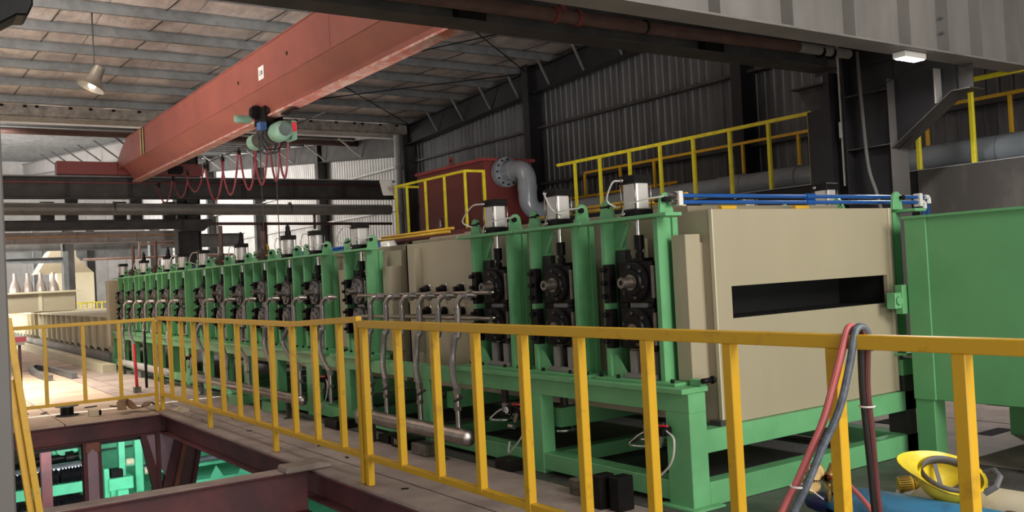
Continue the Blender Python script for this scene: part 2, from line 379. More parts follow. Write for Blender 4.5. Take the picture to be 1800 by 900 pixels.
tag(MB().cyl((WX-.62, 24.25, 0), (WX-.62, 24.25, 5.72), .11, 14).cyl((WX-.62, 24.25, 4.65), (WX-.62, 24.25, 4.75), .13, 14).build('downpipe', mat('downpipe', (.20, .195, .19), .45), None), 'grey downpipe falling from the roof valley gutter', 'pipe')
# far end wall
endw = struct('wall_back')
for i in range(28):
    x = -15+i*1.05
    MB().box(x, x+1.03, 58, 58.1, -.3, 11.5).build('wall_panel', WALLL, endw)
MB().box(5.8, 7.0, 57.9, 57.98, 3.85, 4.35).build('window_pane', SKYL, endw)

# ---- roof: near bay falls to the valley at y=24.2, far bay rises beyond
ceil = struct('ceiling')
RS, RZ, RY = .05, 5.9, 24.2
def rz(y): return RZ+RS*(RY-y)
PY = [23.79, 22.22, 20.84, 19.51, 18.25, 16.98]
while PY[-1] > 3: PY.append(PY[-1]-1.28)
RX0, RX1 = -7.0, 13.4
for y in PY:
    z = rz(y); m = MB()
    m.box(RX0, RX1, y-.008, y, z, z+.165).box(RX0, RX1, y, y+.07, z, z+.008).box(RX0, RX1, y+.062, y+.07, z, z+.02).box(RX0, RX1, y-.07, y, z+.157, z+.165)
    m.build('purlin', GALV, ceil)
edges = [25.0]+PY
for a, b in zip(edges[1:], edges[:-1]):
    x = RX0; k = 0
    while x < RX1-.05:
        x2 = min(RX1, x+1.5); n = 5; vs = []; fs = []
        for i in range(n+1):
            for j in range(n+1):
                yy = a+(b-a)*j/n; sag = -.045*math.sin(PI*j/n)*math.sin(PI*i/n)+random.uniform(-.012, .012)*(0 < i < n)*(0 < j < n)
                vs.append((x+(x2-x-.01)*i/n, yy, rz(yy)+.178+sag))
        for i in range(n):
            for j in range(n): fs.append((i*(n+1)+j, i*(n+1)+j+1, (i+1)*(n+1)+j+1, (i+1)*(n+1)+j))
        MB().add(vs, fs, True).build('insulation_panel', FOIL, ceil)
        x = x2
MB().prism([(1.5, rz(1.5)+.3), (25.0, rz(25)+.3), (25.0, rz(25)+.33), (1.5, rz(1.5)+.33)], 0, RX0, RX1).build('roof_sheet', GALV, ceil)
for x in (2.76, 4.45, -1.2, .9, 6.3, 8.9, 10.85, 12.2):
    for i in range(len(PY)-1):
        y1, y2 = PY[i], PY[i+1]
        MB().bar((x, y1, rz(y1)+.16), (x, y2, rz(y2)+.04), .012, .012).build('sag_rod', BLACK, ceil)
# rafters near the wall and the cross bracing
raf = struct('trim_3')
def rafter(x, y0, z0, y1, z1, dep, m, parent, w=.2):
    mm = MB(); t = .014
    mm.prism([(y0, z0), (y1, z1), (y1, z1-dep), (y0, z0-dep)], 0, x-.006, x+.006)
    mm.prism([(y0, z0), (y1, z1), (y1, z1-t), (y0, z0-t)], 0, x-w/2, x+w/2)
    mm.prism([(y0, z0-dep), (y1, z1-dep), (y1, z1-dep-t), (y0, z0-dep-t)], 0, x-w/2, x+w/2)
    mm.build('rafter', m, parent)
rafter(WX-.3, 2, rz(2)-.0, 24.2, rz(24.2), .55, DARK, raf, .26)
for y in PY[1::1]:
    if y > 9: MB().bar((WX-.75, y, rz(y)+.02), (WX-.33, y+.15, rz(y)-.5), .045, .045).build('fly_brace', GALV, raf)
for a, b in (((6.9, 23.8), (13, 17.9)), ((6.9, 17.9), (13, 23.8)), ((9.2, 17.9), (13, 11.5)), ((6.9, 13), (13, 17.9))):
    MB().cyl((a[0], a[1], rz(a[1])-.04), (b[0], b[1], rz(b[1])-.04), .014, 6).build('brace_rod', BLACK, raf)
# valley gutter
gut = struct('trim_4')
MB().box(RX0, WX-.4, 24.02, 24.06, 5.66, 5.92).box(RX0, WX-.4, 24.02, 24.7, 5.64, 5.67).build('gutter', mat('gutter_metal', (.26, .23, .20), .5, .2, var=.25, scale=6), gut)
MB().box(RX0, WX-.4, 24.72, 24.76, 5.60, 5.86).build('gutter_lip', SHEETL, gut)
for i in range(26):
    x = -1+i*.55+random.uniform(-.2, .2); MB().box(x, x+.08, 24.0, 24.02, 5.86, 5.92).build('gutter_clip', BLACK, gut)
# far bay roof
MB().prism([(24.78, 6.0), (25.6, 6.08), (25.6, 6.1), (24.78, 6.02)], 0, RX0, RX1-.5).build('skylight_strip', SKYL, ceil)
FS = .095
def fz(y): return 5.74+FS*(y-24.8)
for i in range(21):
    y = 25.6+i*1.45
    MB().box(-12, WX, y, y+.008, fz(y)+.05, fz(y)+.2).box(-12, WX, y-.07, y, fz(y)+.05, fz(y)+.058).build('purlin', GALV, ceil)
    if i < 20:
        for k in range(8):
            x = -12+k*3.2; MB().prism([(y, fz(y)+.21), (y+1.45, fz(y+1.45)+.21), (y+1.45, fz(y+1.45)+.23), (y, fz(y)+.23)], 0, x, min(WX, x+3.19)).build('roof_sheet', SKYL if (i in (9, 10, 16) and k % 3 == 1) else SHEETL, ceil)
rafter(6.95, 24.6, fz(24.6)-.02, 57, fz(57)-.02, .62, GRAYC, raf, .24)
rafter(WX-.3, 24.6, fz(24.6)-.02, 57, fz(57)-.02, .6, DARKB, raf, .24)
for i in range(7):
    y = 27.3+i*2.9
    for X in (6.95, WX-.3): MB().bar((X-.8, y, fz(y)+.02), (X-.05, y, fz(y)-.55), .05, .05).build('fly_brace', GALVL if X > 10 else DARKB, raf)
MB().cyl((RX0, 27.6, fz(27.6)-.12), (WX, 27.6, fz(27.6)-.12), .09, 10).build('eave_pipe', RUST, raf)
MB().box(-8, 4.2, 56, 56.1, 5.0, 5.5).build('daylight_strip', SKYB, endw)

# ---- grey near column at the left edge of the view
t = thing('near_column', 'grey steel column at the left edge, closest to the viewer', 'column', (0.1, 1.72, 0))
MB().box(.0, .176, 1.69, 1.90, -.3, 5).build('shaft', GRAYC, t, .003)
t = thing('corbel', 'black steel corbel high up at the top left, beside the near column', 'corbel', (.6, 6, 3.3))
MB().prism([(.35, 2.92), (.64, 2.985), (.72, 3.04), (.778, 3.045), (.806, 3.11), (.82, 3.8), (.35, 3.8)], 1, 5.9, 6.15).build('bracket', BLACK, t, .01)

# ---- crane runways
t = thing('far_crane_runway', 'dark steel crane runway crossing the hall under the far end of the red girder', 'beam', (3, 24, 0))
m = MB(); m.box(-7, 12.45, 23.86, 24.14, 4.22, 4.245).box(-7, 12.45, 23.86, 24.14, 3.73, 3.75).box(-7, 12.45, 23.995, 24.007, 3.75, 4.22); m.build('beam', DARKB, t)
for i in range(14): MB().box(-6+i*1.4, -5.99+i*1.4, 23.88, 23.995, 3.75, 4.22).build('stiffener', DARKB, t)
MB().box(-7, 12.45, 23.96, 24.04, 4.245, 4.285).build('crane_rail', GALVL, t)
MB().cyl((-7, 23.8, 4.10), (12.4, 23.8, 4.10), .014, 6).build('conductor_bar', CABLE, t)
for x in (3.9, 5.4, 6.8): MB().box(x, x+.28, 24.75, 24.9, 3.2, 3.9).build('hanger', DARKB, t)

# hall column at the far runway
t = thing('far_hall_column', 'dark H column with bracket under the far runway, above the green stands', 'column', (6.8, 24.2, 0))
MB().hbeam(2, 0, 5.7, 6.85, 25.0, .4, .6, .02, .014, 'x').build('shaft', DARKB, t)
MB().prism([(6.28, 3.25), (7.35, 3.25), (7.35, 3.15), (7.12, 2.95), (6.55, 2.95), (6.28, 3.15)], 1, 24.45, 24.8).build('bracket', DARKB, t)
t = thing('ventilation_pipe', 'long grey horizontal pipe just below the far crane runway', 'pipe', (0, 24.6, 3.6))
MB().cyl((-7, 24.55, 3.60), (12.6, 24.55, 3.48), .15, 20).build('pipe', mat('duct', (.22, .205, .19), .4, .1, var=.12), t)
for x in (4.95, 0.5, 9.5): MB().cyl((x, 24.55, 3.58-x*.004), (x+.03, 24.55, 3.58-x*.004), .165, 20).build('collar', DARKB, t)
t = thing('lower_crane_beam', 'dark crossing beam below the grey pipe at the left', 'beam', (2, 24.3, 3.1))
m = MB(); m.hbeam(0, -7, 6.5, 24.3, 3.12, .26, .24, .014, .01, 'z'); m.build('beam', DARKB, t)
for x in (1.9, 3.35, 5.0, 6.2): MB().box(x, x+.30, 24.75, 24.9, 3.22, 3.73).build('hanger', DARKB, t)
t = thing('pale_crane_girder', 'pale grey ribbed girder with a bright pipe, below the dark crossing beam', 'girder', (3, 26, 2.9))
MB().hbeam(0, -6, 6.83, 26, 2.92, .24, .29, .012, .01, 'z').build('beam', mat('pale_girder', (.60, .55, .54), .5), t)
for i in range(18): MB().box(6.5-i*.72, 6.51-i*.72, 25.88, 25.995, 2.79, 3.05).build('stiffener', MC['pale_girder'], t)
tag(MB().cyl((-6, 25.85, 2.92), (6.8, 25.85, 2.95), .022, 8).build('bright_pipe', mat('peach_pipe', (.85, .52, .30), .5), None), 'thin peach coloured pipe running along the pale ribbed girder', 'pipe')
tag(MB().cyl((7.16, 24.5, 3.135), (12.6, 24.5, 3.07), .04, 10).build('rusty_pipe', RUST, None), 'rust brown horizontal pipe across the pale wall, left of the yellow railing', 'pipe')
tag(MB().cyl((8.72, 24.45, 2.3), (8.72, 24.45, 3.13), .09, 10).build('standpipe', RUST, None), 'thick rust brown vertical pipe above the seventh roll stand', 'pipe')
tag(MB().cyl((10.2, 24.5, 2.95), (10.2, 24.5, 3.5), .04, 8).build('pipe_hanger', RUST, None), 'short rust brown hanger above the horizontal pipe', 'pipe')

# ---- near dark runway beam (far side of the column) and near grey beam
t = thing('near_crane_runway', 'dark steel beam crossing the top of the view with a rusty pipe in front', 'beam', (5, 7.25, 3.9))
m = MB(); m.box(-3, 9.9, 7.1, 7.4, 3.735, 3.755).box(-3, 9.9, 7.24, 7.256, 3.755, 4.35).box(-3, 9.9, 7.1, 7.4, 4.35, 4.37); m.build('beam', DARKB, t)
for x in (4.45, 7.62, 1.2): MB().box(x, x+.30, 7.13, 7.235, 3.76, 3.95).build('slot_plate', BLACK, t)
t = thing('sprinkler_pipe', 'rusty brown pipe with clamps along the dark top beam', 'pipe', (5, 6.9, 3.85))
MB().tube([(0, 6.9, 3.80), (5.09, 6.9, 3.83), (7.05, 6.9, 3.84), (8.9, 6.9, 3.865)], .062, 14).build('pipe', RUST, t)
MB().cyl((8.9, 6.9, 3.865), (9.85, 6.9, 3.87), .058, 14).build('pipe_highlight_end', GRAYB, t)  # last stretch in grey, a highlight painted on the brown pipe
for x in (5.35, 5.62): MB().cyl((x, 6.9, 3.835), (x+.05, 6.9, 3.835), .078, 14).build('clamp', REDD, t)
MB().cyl((5.48, 6.9, 3.83), (5.48, 6.9, 4.1), .045, 12).build('tee', REDD, t)
for x in (6.5, 9.3, 9.5): MB().cyl((x, 6.9, 3.845), (x+.03, 6.9, 3.845), .070, 14).build('strap', BLACK, t)
MB().cyl((0, 6.8, 3.95), (9.8, 6.8, 4.0), .012, 6).build('conduit', BLACK, t)
t = thing('grey_crane_runway', 'light grey stiffened crane runway beam across the top right', 'beam', (8, 5.55, 3.5))
m = MB(); m.box(2.5, 10.17, 5.4, 5.7, 3.506, 3.526).box(2.5, 10.17, 5.545, 5.557, 3.526, 4.5).box(2.5, 10.17, 5.4, 5.7, 4.5, 4.52); m.build('beam', GRAYB, t)
m = MB(); m.box(10.18, 13.2, 5.4, 5.7, 3.506, 3.526).box(10.18, 13.2, 5.545, 5.557, 3.526, 4.5).box(10.18, 13.2, 5.4, 5.7, 4.5, 4.52); m.build('beam', GRAYB, t)
for x in (3.2, 4.15, 5.05, 5.99, 6.94, 7.86, 8.78, 9.48, 10.14, 10.9, 11.8, 12.7): MB().box(x, x+.014, 5.41, 5.545, 3.526, 4.5).build('stiffener', GRAYB, t)
for z in (3.74, 3.90): MB().cyl((9.47, 5.47, z), (9.455, 5.47, z), .016, 6).cyl((9.455, 5.47, z), (9.44, 5.47, z), .008, 6).build('bolt', GALV, t)
t = thing('flood_light', 'lit white LED flood light under the grey runway beam', 'lamp', (8.95, 5.55, 3.44))
MB().box(8.80, 9.18, 5.50, 5.64, 3.44, 3.50).build('housing', WHITE, t); MB().box(8.82, 9.16, 5.51, 5.63, 3.432, 3.44).build('diffuser', LAMP, t)
area('flood_light_beam', (8.99, 5.57, 3.42), (8.99, 5.0, 0), .34, .12, 55, (1, .98, .95))

# ---- column between the two runways
t = thing('bracketed_column', 'big dark double column with brackets holding both runway beams', 'column', (10.15, 6.9, 0))
MB().box(10.0, 10.33, 6.49, 6.51, 0, 3.5).build('near_flange', GRAYC, t)
MB().box(10.14, 10.16, 6.51, 7.10, 0, 4.4).box(10.0, 10.33, 7.10, 7.12, 0, 4.4).build('web', DARK, t)
for z in (1.95, 2.72, 3.38): MB().box(10.0, 10.3, 6.51, 7.10, z, z+.012).build('stiffener', DARKB, t)
MB().box(10.02, 10.3, 7.33, 7.42, 0, 3.75).box(10.02, 10.3, 7.42, 7.68, 0, 3.3).build('far_shaft', DARK, t)
MB().prism([(7.42, 3.62), (7.42, 2.95), (7.86, 3.55), (7.86, 3.62)], 0, 10.12, 10.16).box(9.98, 10.33, 7.40, 7.92, 3.62, 3.64).build('far_bracket', DARKB, t)
MB().prism([(6.49, 2.66), (5.72, 3.22), (5.72, 4.9), (7.6, 4.9), (7.6, 3.75), (6.49, 3.75)], 0, 10.12, 10.14).build('near_bracket_web', DARK, t)
bf = MB(); bf.prism([(6.50, 2.66), (5.72, 3.20), (5.50, 3.20), (5.50, 3.214), (5.72, 3.214), (6.50, 2.674)], 0, 10.0, 10.30); bf.build('bracket_flange', DARKB, t)
MB().box(10.0, 10.15, 5.90, 5.92, 3.1, 3.5).build('stiffener', GRAYB, t)
MB().box(10.16, 10.17, 5.55, 6.2, 3.22, 3.5).build('back_plate', DARKB, t)
tag(MB().tube(smooth_path([(9.97, 6.86, 3.9), (9.97, 6.84, 3.2), (9.97, 6.80, 2.5), (9.96, 6.70, 2.15), (9.96, 6.6, 1.7)]), .022, 8).build('cable_conduit', GRAYC, None), 'dark flexible conduit hanging down the big double column', 'conduit')
tag(MB().box(10.05, 10.09, 7.19, 7.215, 2.3, 4.1).box(10.03, 10.11, 7.18, 7.225, 2.9, 3.1).build('conduit_strip', GALVL, None), 'pale vertical conduit in the gap of the double column', 'conduit')
tag(MB().tube(smooth_path([(9.98, 7.1, 3.30), (9.98, 6.8, 3.36), (9.6, 6.1, 3.42), (9.3, 5.6, 3.43)]), .006, 6).build('lamp_cable', BLACK, None), 'thin black cable from the column to the flood light', 'cable')

# ================================================================ CRANE
t = thing('overhead_crane', 'red single girder overhead crane spanning the hall', 'crane', (5.25, 15, 4.0))
def girder_ring(y, ztop, zbot, zfl):
    u0, u1, w0, w1, f0, f1 = 4.95, 5.55, 5.20, 5.30, 5.15, 5.35
    zb = max(4.44, zbot); zs = max(4.19, zbot)
    return [(u0, y, ztop), (u0, y, min(zb, ztop)), (w0, y, min(zs, ztop)), (w0, y, min(4.10, ztop) if zfl else zs), (w1, y, min(4.10, ztop) if zfl else zs), (w1, y, min(zs, ztop)), (u1, y, min(zb, ztop)), (u1, y, ztop)]
rings = [girder_ring(7.42, 5.03, 0, 1), girder_ring(22.85, 5.03, 0, 1), girder_ring(23.3, 4.90, 0, 1), girder_ring(23.9, 4.62, 4.42, 0)]
m = MB(); vs = [p for r in rings for p in r]; n = 8
fs = [(i*n+k, i*n+(k+1) % n, (i+1)*n+(k+1) % n, (i+1)*n+k) for i in range(3) for k in range(n)]+[tuple(range(n)), tuple(range(3*n, 4*n))]
m.add(vs, fs); m.build('girder', RED, t)
MB().box(5.15, 5.35, 7.42, 23.3, 4.07, 4.10).build('track_flange', mat('track_flange', (.42, .13, .10), .5, col2=(.5, .42, .36), scale=8, amount=.45), t)
MB().box(4.935, 5.565, 7.42, 22.85, 5.03, 5.045).build('top_plate', RED, t); MB().box(4.938, 4.95, 7.42, 23.2, 4.436, 4.452).build('edge_strip', RED, t)
for yy in (7.9, 9.5, 11.1): MB().box(4.9465, 4.95, yy, yy+.006, 4.46, 5.03).build('weld_seam', REDD, t)
for yy in (21.2, 21.42): MB().box(4.944, 4.95, yy, yy+.07, 4.46, 5.03).build('yellow_stripe', mat('stripe', (.55, .40, .15), .5), t)
for yy in (21.30, 21.10): MB().box(4.9445, 4.95, yy, yy+.08, 4.46, 5.03).build('black_stripe', BLACK, t)
for yy in (12.6, 14.75): MB().cyl((4.944, yy, 4.72), (4.952, yy, 4.72), .03, 10).build('lifting_hole', BLACK, t)
MB().box(3.60, 6.95, 23.78, 24.10, 4.29, 4.60).build('end_carriage', REDD, t, .006)
for i in range(6): MB().cyl((4.93, 23.80, 4.33+i*.05), (4.93, 23.77, 4.33+i*.05), .012, 6).build('bolt', BLACK, t)
MB().box(6.1, 6.45, 23.70, 23.8, 4.33, 4.52).cyl((6.35, 23.68, 4.43), (6.35, 23.8, 4.43), .10, 12).build('drive_motor', BLACK, t)
MB().box(3.5, 7.0, 7.12, 7.42, 4.42, 4.70).build('end_carriage', REDD, t)
# rated load plate
pl = MB().box(4.940, 4.946, 13.55, 13.78, 4.56, 4.76).build('load_plate', WHITE, t)
def text(body, size, loc, rot, m, parent, name):
    c = bpy.data.curves.new(name, 'FONT'); c.body = body; c.size = size; c.align_x = 'CENTER'; c.align_y = 'CENTER'; c.extrude = .0008
    o = bpy.data.objects.new(name, c); COL.objects.link(o); c.materials.append(m)
    dg = bpy.context.evaluated_depsgraph_get(); me = bpy.data.meshes.new_from_object(o.evaluated_get(dg)); bpy.data.objects.remove(o)
    o = bpy.data.objects.new(name, me); COL.objects.link(o); o.parent = parent
    off = Vector(parent['_loc']) if '_loc' in parent else Vector((0,0,0))
    o.location = Vector(loc)-off; o.rotation_euler = rot; return o
text('2.8t', .10, (4.9385, 13.665, 4.66), (PI/2, 0, -PI/2), NAVY, t, 'rating_text')

# hoist
HX, HY = 5.25, 14.0
t = thing('electric_hoist', 'green electric wire rope hoist hanging under the red girder', 'hoist', (HX, HY, 3.8))
MB().cyl((HX, HY-.05, 3.80), (HX, HY+.75, 3.80), .125, 22).build('drum_casing', mat('hoist_drum', (.07, .07, .06), .4, .4, var=.3, scale=14), t)
m = MB()
for i in range(9): m.tube([(HX+.14*math.cos(a), HY+.08+i*.055+.01*math.sin(a), 3.80+.14*math.sin(a)) for a in [2*PI*k/16 for k in range(16)]], .009, 6, closed=True)
m.build('rope_winding', ROPE, t)
MB().lathe((HX, HY-.05, 3.80), (0,-1,0), [(0, .14), (.05, .155), (.24, .155), (.32, .14), (.36, .10), (.36, 0)], 28).build('motor', MOTORG, t)
MB().lathe((HX, HY-.412, 3.80), (0,-1,0), [(0, .10), (.006, .095), (.006, 0)], 24).build('fan_grille', mat('grille', (.10, .13, .12), .6, bump=.4, bscale=90), t)
MB().cyl((HX, HY+.75, 3.80), (HX, HY+1.0, 3.80), .13, 20).build('gearbox', MOTORG, t)
MB().box(HX-.24, HX-.12, HY+.02, HY+.16, 3.86, 3.98).build('junction_box', mat('blue_box', (.07, .16, .42), .4), t, .01)
MB().box(HX-.11, HX+.11, HY+.1, HY+.5, 3.94, 4.02).build('suspension', BLACK, t)
for sx in (-1, 1):
    MB().prism([(HY, 3.98), (HY+.55, 3.98), (HY+.5, 4.24), (HY+.05, 4.24)], 0, HX+sx*.13-.01, HX+sx*.13+.01).build('trolley_plate', BLACK, t)
    for dy in (.12, .42): MB().cyl((HX+sx*.125, HY+dy, 4.16), (HX+sx*.06, HY+dy, 4.16), .065, 16).build('wheel', DARKB, t)
MB().cyl((HX-.20, HY+.55, 4.10), (HX-.42, HY+.55, 4.10), .065, 16).cyl((HX-.42, HY+.55, 4.10), (HX-.45, HY+.55, 4.10), .055, 16).build('travel_motor', MOTORG, t)
MB().cyl((HX-.10, HY+.35, 4.18), (HX-.22, HY+.35, 4.18), .11, 16).cyl((HX-.22, HY+.35, 4.18), (HX-.26, HY+.35, 4.18), .08, 16).build('travel_gearbox', BLACK, t)
MB().box(HX+.17, HX+.26, HY-.25, HY+.05, 3.68, 3.98).build('control_box', MOTORG, t, .01)
MB().box(HX+.18, HX+.25, HY-.256, HY-.25, 3.80, 3.95).build('warning_label', REDF, t)
MB().box(HX-.05, HX+.05, HY-.9, HY-.4, 4.02, 4.05).build('guide_arm', BLACK, t)
for i, (dy, rr, dz_) in enumerate(((.14, .19, -.05), (.20, .21, -.08), (.28, .18, -.04), (.36, .20, -.07))):
    MB().tube([(HX+rr*.85*math.cos(a), HY+dy+.05*math.sin(a+i), 3.80+dz_+rr*math.sin(a)) for a in [2*PI*k/20 for k in range(20)]], .011, 6, closed=True).build('loose_cable', BHOSE, t)
tag(MB().cyl((HX-.04, HY+.62, 3.7), (HX-.04, HY+.62, 1.75), .007, 6).build('lifting_rope', ROPE, None), 'left thin lifting rope hanging from the hoist', 'rope')
tag(MB().cyl((HX+.02, HY+.1, 3.7), (HX+.02, HY+.1, 1.85), .007, 6).build('pendant_cable', ROPE, None), 'right thin pendant cable hanging from the hoist', 'cable')
t = thing('hook_block', 'brass coloured hook block hanging behind the sixth cylinder', 'hook', (HX-.04, HY+.62, 1.8))
MB().lathe((HX-.07, HY+.62, 1.98), (1,0,0), [(0, 0), (0, .12), (.02, .135), (.05, .135), (.07, .12), (.07, 0)], 20).build('sheave', BRASSY, t)
# festoon cable loops along the girder (hanging on trolleys right of the girder)
ys = [23.3, 22.0, 20.8, 19.5, 18.3, 17.3, 16.4, 15.7, 15.2, 14.7]
xs_ = 5.75
t = thing('festoon_track', 'thin steel track carrying the crimson cable loops', 'rail', (xs_, 18, 4.05))
MB().cyl((xs_, 13.2, 4.03), (xs_, 23.6, 4.03), .012, 6).build('track_wire', ROPE, t)
for i in range(len(ys)-1):
    y1, y2 = ys[i], ys[i+1]; sag = .45 if i < 3 else .75
    lab = ['crimson festoon cable loop nearest the far end carriage', 'second crimson cable loop from the far end', 'third crimson cable loop from the far end', 'fourth crimson cable loop from the far end', 'fifth crimson cable loop from the far end', 'sixth crimson cable loop from the far end', 'seventh crimson cable loop, close to the hoist', 'eighth crimson cable loop, just behind the hoist', 'crimson cable loop directly under the hoist'][i]
    c = thing('festoon_loop', lab, 'cable', (xs_, y1, 4.0), 'festoon cable loops')
    pts = [(xs_+(.02 if i % 2 else -.02), y1+(y2-y1)*k/12, 3.97-sag*math.sin(PI*k/12)**.7) for k in range(13)]
    MB().tube(pts, .016 if i < 3 else .02, 6).build('cable', CABLE, c)
    MB().box(xs_-.02, xs_+.02, y1-.07, y1+.07, 3.93, 4.0).cyl((xs_, y1, 4.0), (xs_, y1, 4.06), .02, 8).build('trolley', BLACK, c)

# hanging high bay lamps
def highbay(x, y, z, ztop, lab, tilt=.25, m=None):
    t = thing('high_bay_lamp', lab, 'lamp', (x, y, z))
    MB().cyl((x, y, z+.3), (x, y, ztop), .012, 6).build('rod', DARKB, t)
    MB().lathe((x, y, z+.1), (-tilt*.6, 0, -1), [(-.22, 0), (-.22, .09), (-.02, .11), (0, .12), (.08, .15), (.17, .235), (.175, .235), (.08, .14)], 24).build('reflector', m or mat('lamp_reflector', (.34, .32, .27), .35, .5), t)
    MB().lathe((x, y, z+.08), (-tilt*.6, 0, -1), [(.05, 0), (.08, .06), (.14, .06), (.18, 0)], 12).build('bulb', LAMPW, t)
highbay(3.22, 17.01, 5.02, rz(17.0)+.0, 'grey hanging bay lamp under the foil roof at upper left', .75)
highbay(3.4, 37.19, 5.3, fz(37.2)+.05, 'glowing bay lamp hanging in the far bay at the left', .0, WHITE)

# ================================================================ MACHINE LINE
XS = 3.93; ZB = .70; ZT = 1.735
RY_ = [4.19, 5.0, 5.8, 8.24, 9.33, 10.17, 11.0, 11.85, 12.70, 13.55, 14.66, 15.52, 16.34, 17.18, 18.01, 18.88]
ORD = ['nearest', 'second', 'third', 'fourth', 'fifth', 'sixth', 'seventh', 'eighth', 'ninth', 'tenth', 'eleventh', 'twelfth', 'thirteenth', 'fourteenth', 'fifteenth', 'sixteenth']
def stand(y, lab, dz=0., mirror=None, full=True, cover=BLACK, group='green roll stands along the line'):
    """y = near face of the right column's left edge; everything in world x,y"""
    X = (lambda x: x) if mirror is None else (lambda x: mirror-x)
    ya, yb = y-.04, y; yc, yd = y+.46, y+.50; ym = y+.185
    t = thing('roll_stand', lab, 'roll stand', (X(XS), ym, ZB), group)
    def B(x0, x1, *a): return (min(X(x0), X(x1)), max(X(x0), X(x1)), *a)
    for a, b in ((ya, yb), (yc, yd)):
        m = MB(); m.box(*B(XS, XS+.085, a, b, ZB, ZT-.02)).box(*B(XS+.13, XS+.175, a, b, ZB, ZT-.02)).box(*B(XS+.085, XS+.13, a+.016, b-.008, ZB, ZT-.02))
        m.build('column', GREEN, t, .002)
    MB().box(*B(XS-.08, XS+.055, y-.20, y+.575, ZT-.022, ZT)).build('top_plate', GREEN, t, .003)
    MB().box(*B(XS-.05, XS+.22, y-.17, y+.57, ZB, ZB+.018)).build('foot_plate', GREEN, t, .002)
    MB().box(*B(XS+.085, XS+.097, yc-.11, yc, ZT-.20, ZT-.02)).build('head_plate', GREEN, t); MB().bar((X(XS+.075), yc-.17, ZT-.03), (X(XS+.075), yc-.07, ZT-.18), .03, .012, (1,0,0)).build('knee_gusset', GREEN, t)
    MB().prism([(yc, ZB+.018), (yc-.15, ZB+.018), (yc-.03, ZB+.16), (yc, ZB+.16)], 0, min(X(XS+.02), X(XS+.035)), max(X(XS+.02), X(XS+.035))).build('foot_gusset', GREEN, t)
    MB().box(*B(XS+.085, XS+.13, yc-.10, yc-.01, ZB+.2, ZT-.20)).build('slide_liner', mat('liner', (.035, .028, .028), .45), t)
    MB().box(*B(XS+.03, XS+.12, yb+.005, yb+.03, ZB+.2, ZT-.2)).build('slide_liner', MC['liner'], t)
    if full:
        for k, zc in enumerate((1.325+dz, 1.035)):
            h = MB().box(*B(XS+.0, XS+.14, ym-.155, ym+.155, zc-.13, zc+.13)).build('bearing_housing', BLACK, t, .006)
            loc = t['_loc']
            sub(MB().lathe((X(XS+.002), ym, zc), (-1 if mirror is None else 1, 0, 0), [(0, .125), (.022, .125), (.026, .118), (.026, .085), (.04, .08), (.04, 0)], 28), 'cover_flange', cover, h, loc)
            for q in range(6):
                a = q*PI/3+.3; mb = MB().cyl((X(XS-.024), ym+.10*math.cos(a), zc+.10*math.sin(a)), (X(XS-.036), ym+.10*math.cos(a), zc+.10*math.sin(a)), .011, 6)
                sub(mb, 'flange_bolt', DARKB, h, loc)
            sub(MB().box(*B(XS-.012, XS+.06, yb+.012, yb+.028, zc-.10, zc+.10)), 'bright_strip', SHAFT, h, loc)
            if k == 0:
                sub(MB().cyl((X(XS), ym, zc), (X(XS-.045), ym, zc), .05, 20).cyl((X(XS-.045), ym, zc), (X(XS-.12), ym, zc), .034, 20), 'shaft_end', SHAFT, h, loc)
                sub(MB().cyl((X(XS-.118), ym, zc), (X(XS-.122), ym, zc), .016, 12), 'shaft_bore', BLACK, h, loc)
            else: sub(MB().cyl((X(XS), ym, zc), (X(XS-.055), ym, zc), .034, 18), 'shaft_end', SHAFT, h, loc)
            g = MB().box(*B(XS-.03, XS+.03, yc-.06, yc+.0, zc-.13, zc+.12)).build('guide_plate', BLACK, t, .003)
            for dzb in (-.085, .0, .085): sub(MB().cyl((X(XS-.03), yc-.01, zc+dzb), (X(XS-.055), yc-.01, zc+dzb), .015, 8), 'guide_bolt', BLACK, g, loc)
        MB().box(*B(XS+.02, XS+.12, ym-.08, ym+.08, 1.155, 1.20+dz)).build('spacer_block', GALV, t)
        MB().box(*B(XS+.0, XS+.03, ym-.14, ym+.14, ZB+.02, ZB+.05)).box(*B(XS+.02, XS+.08, ym-.11, ym-.05, ZB+.05, ZB+.19)).box(*B(XS+.02, XS+.08, ym+.06, ym+.11, ZB+.05, ZB+.19)).build('lift_block', GRAYB, t)
        MB().cyl((X(XS+.05), ym, ZB), (X(XS+.05), ym, ZB+.24), .022, 10).build('lift_screw', BLACK, t)
        MB().cyl((X(XS+.05), ym, 1.62), (X(XS+.05), ym, ZT), .015, 12).build('piston_rod', CHROME, t)
        MB().cyl((X(XS+.05), ym, 1.53), (X(XS+.05), ym, 1.62), .032, 14).cyl((X(XS+.05), ym, 1.50), (X(XS+.05), ym, 1.53), .018, 12).build('rod_coupling', BLACK, t)
        MB().box(*B(XS+.0, XS+.10, ym-.07, ym+.07, 1.455+dz, 1.475+dz)).cyl((X(XS+.05), ym, 1.47+dz), (X(XS+.05), ym, 1.51+dz), .028, 12).cyl((X(XS+.01), ym-.05, 1.47), (X(XS+.01), ym-.05, 1.495), .012, 6).cyl((X(XS+.01), ym+.05, 1.47), (X(XS+.01), ym+.05, 1.495), .012, 6).build('yoke', BLACK, t)
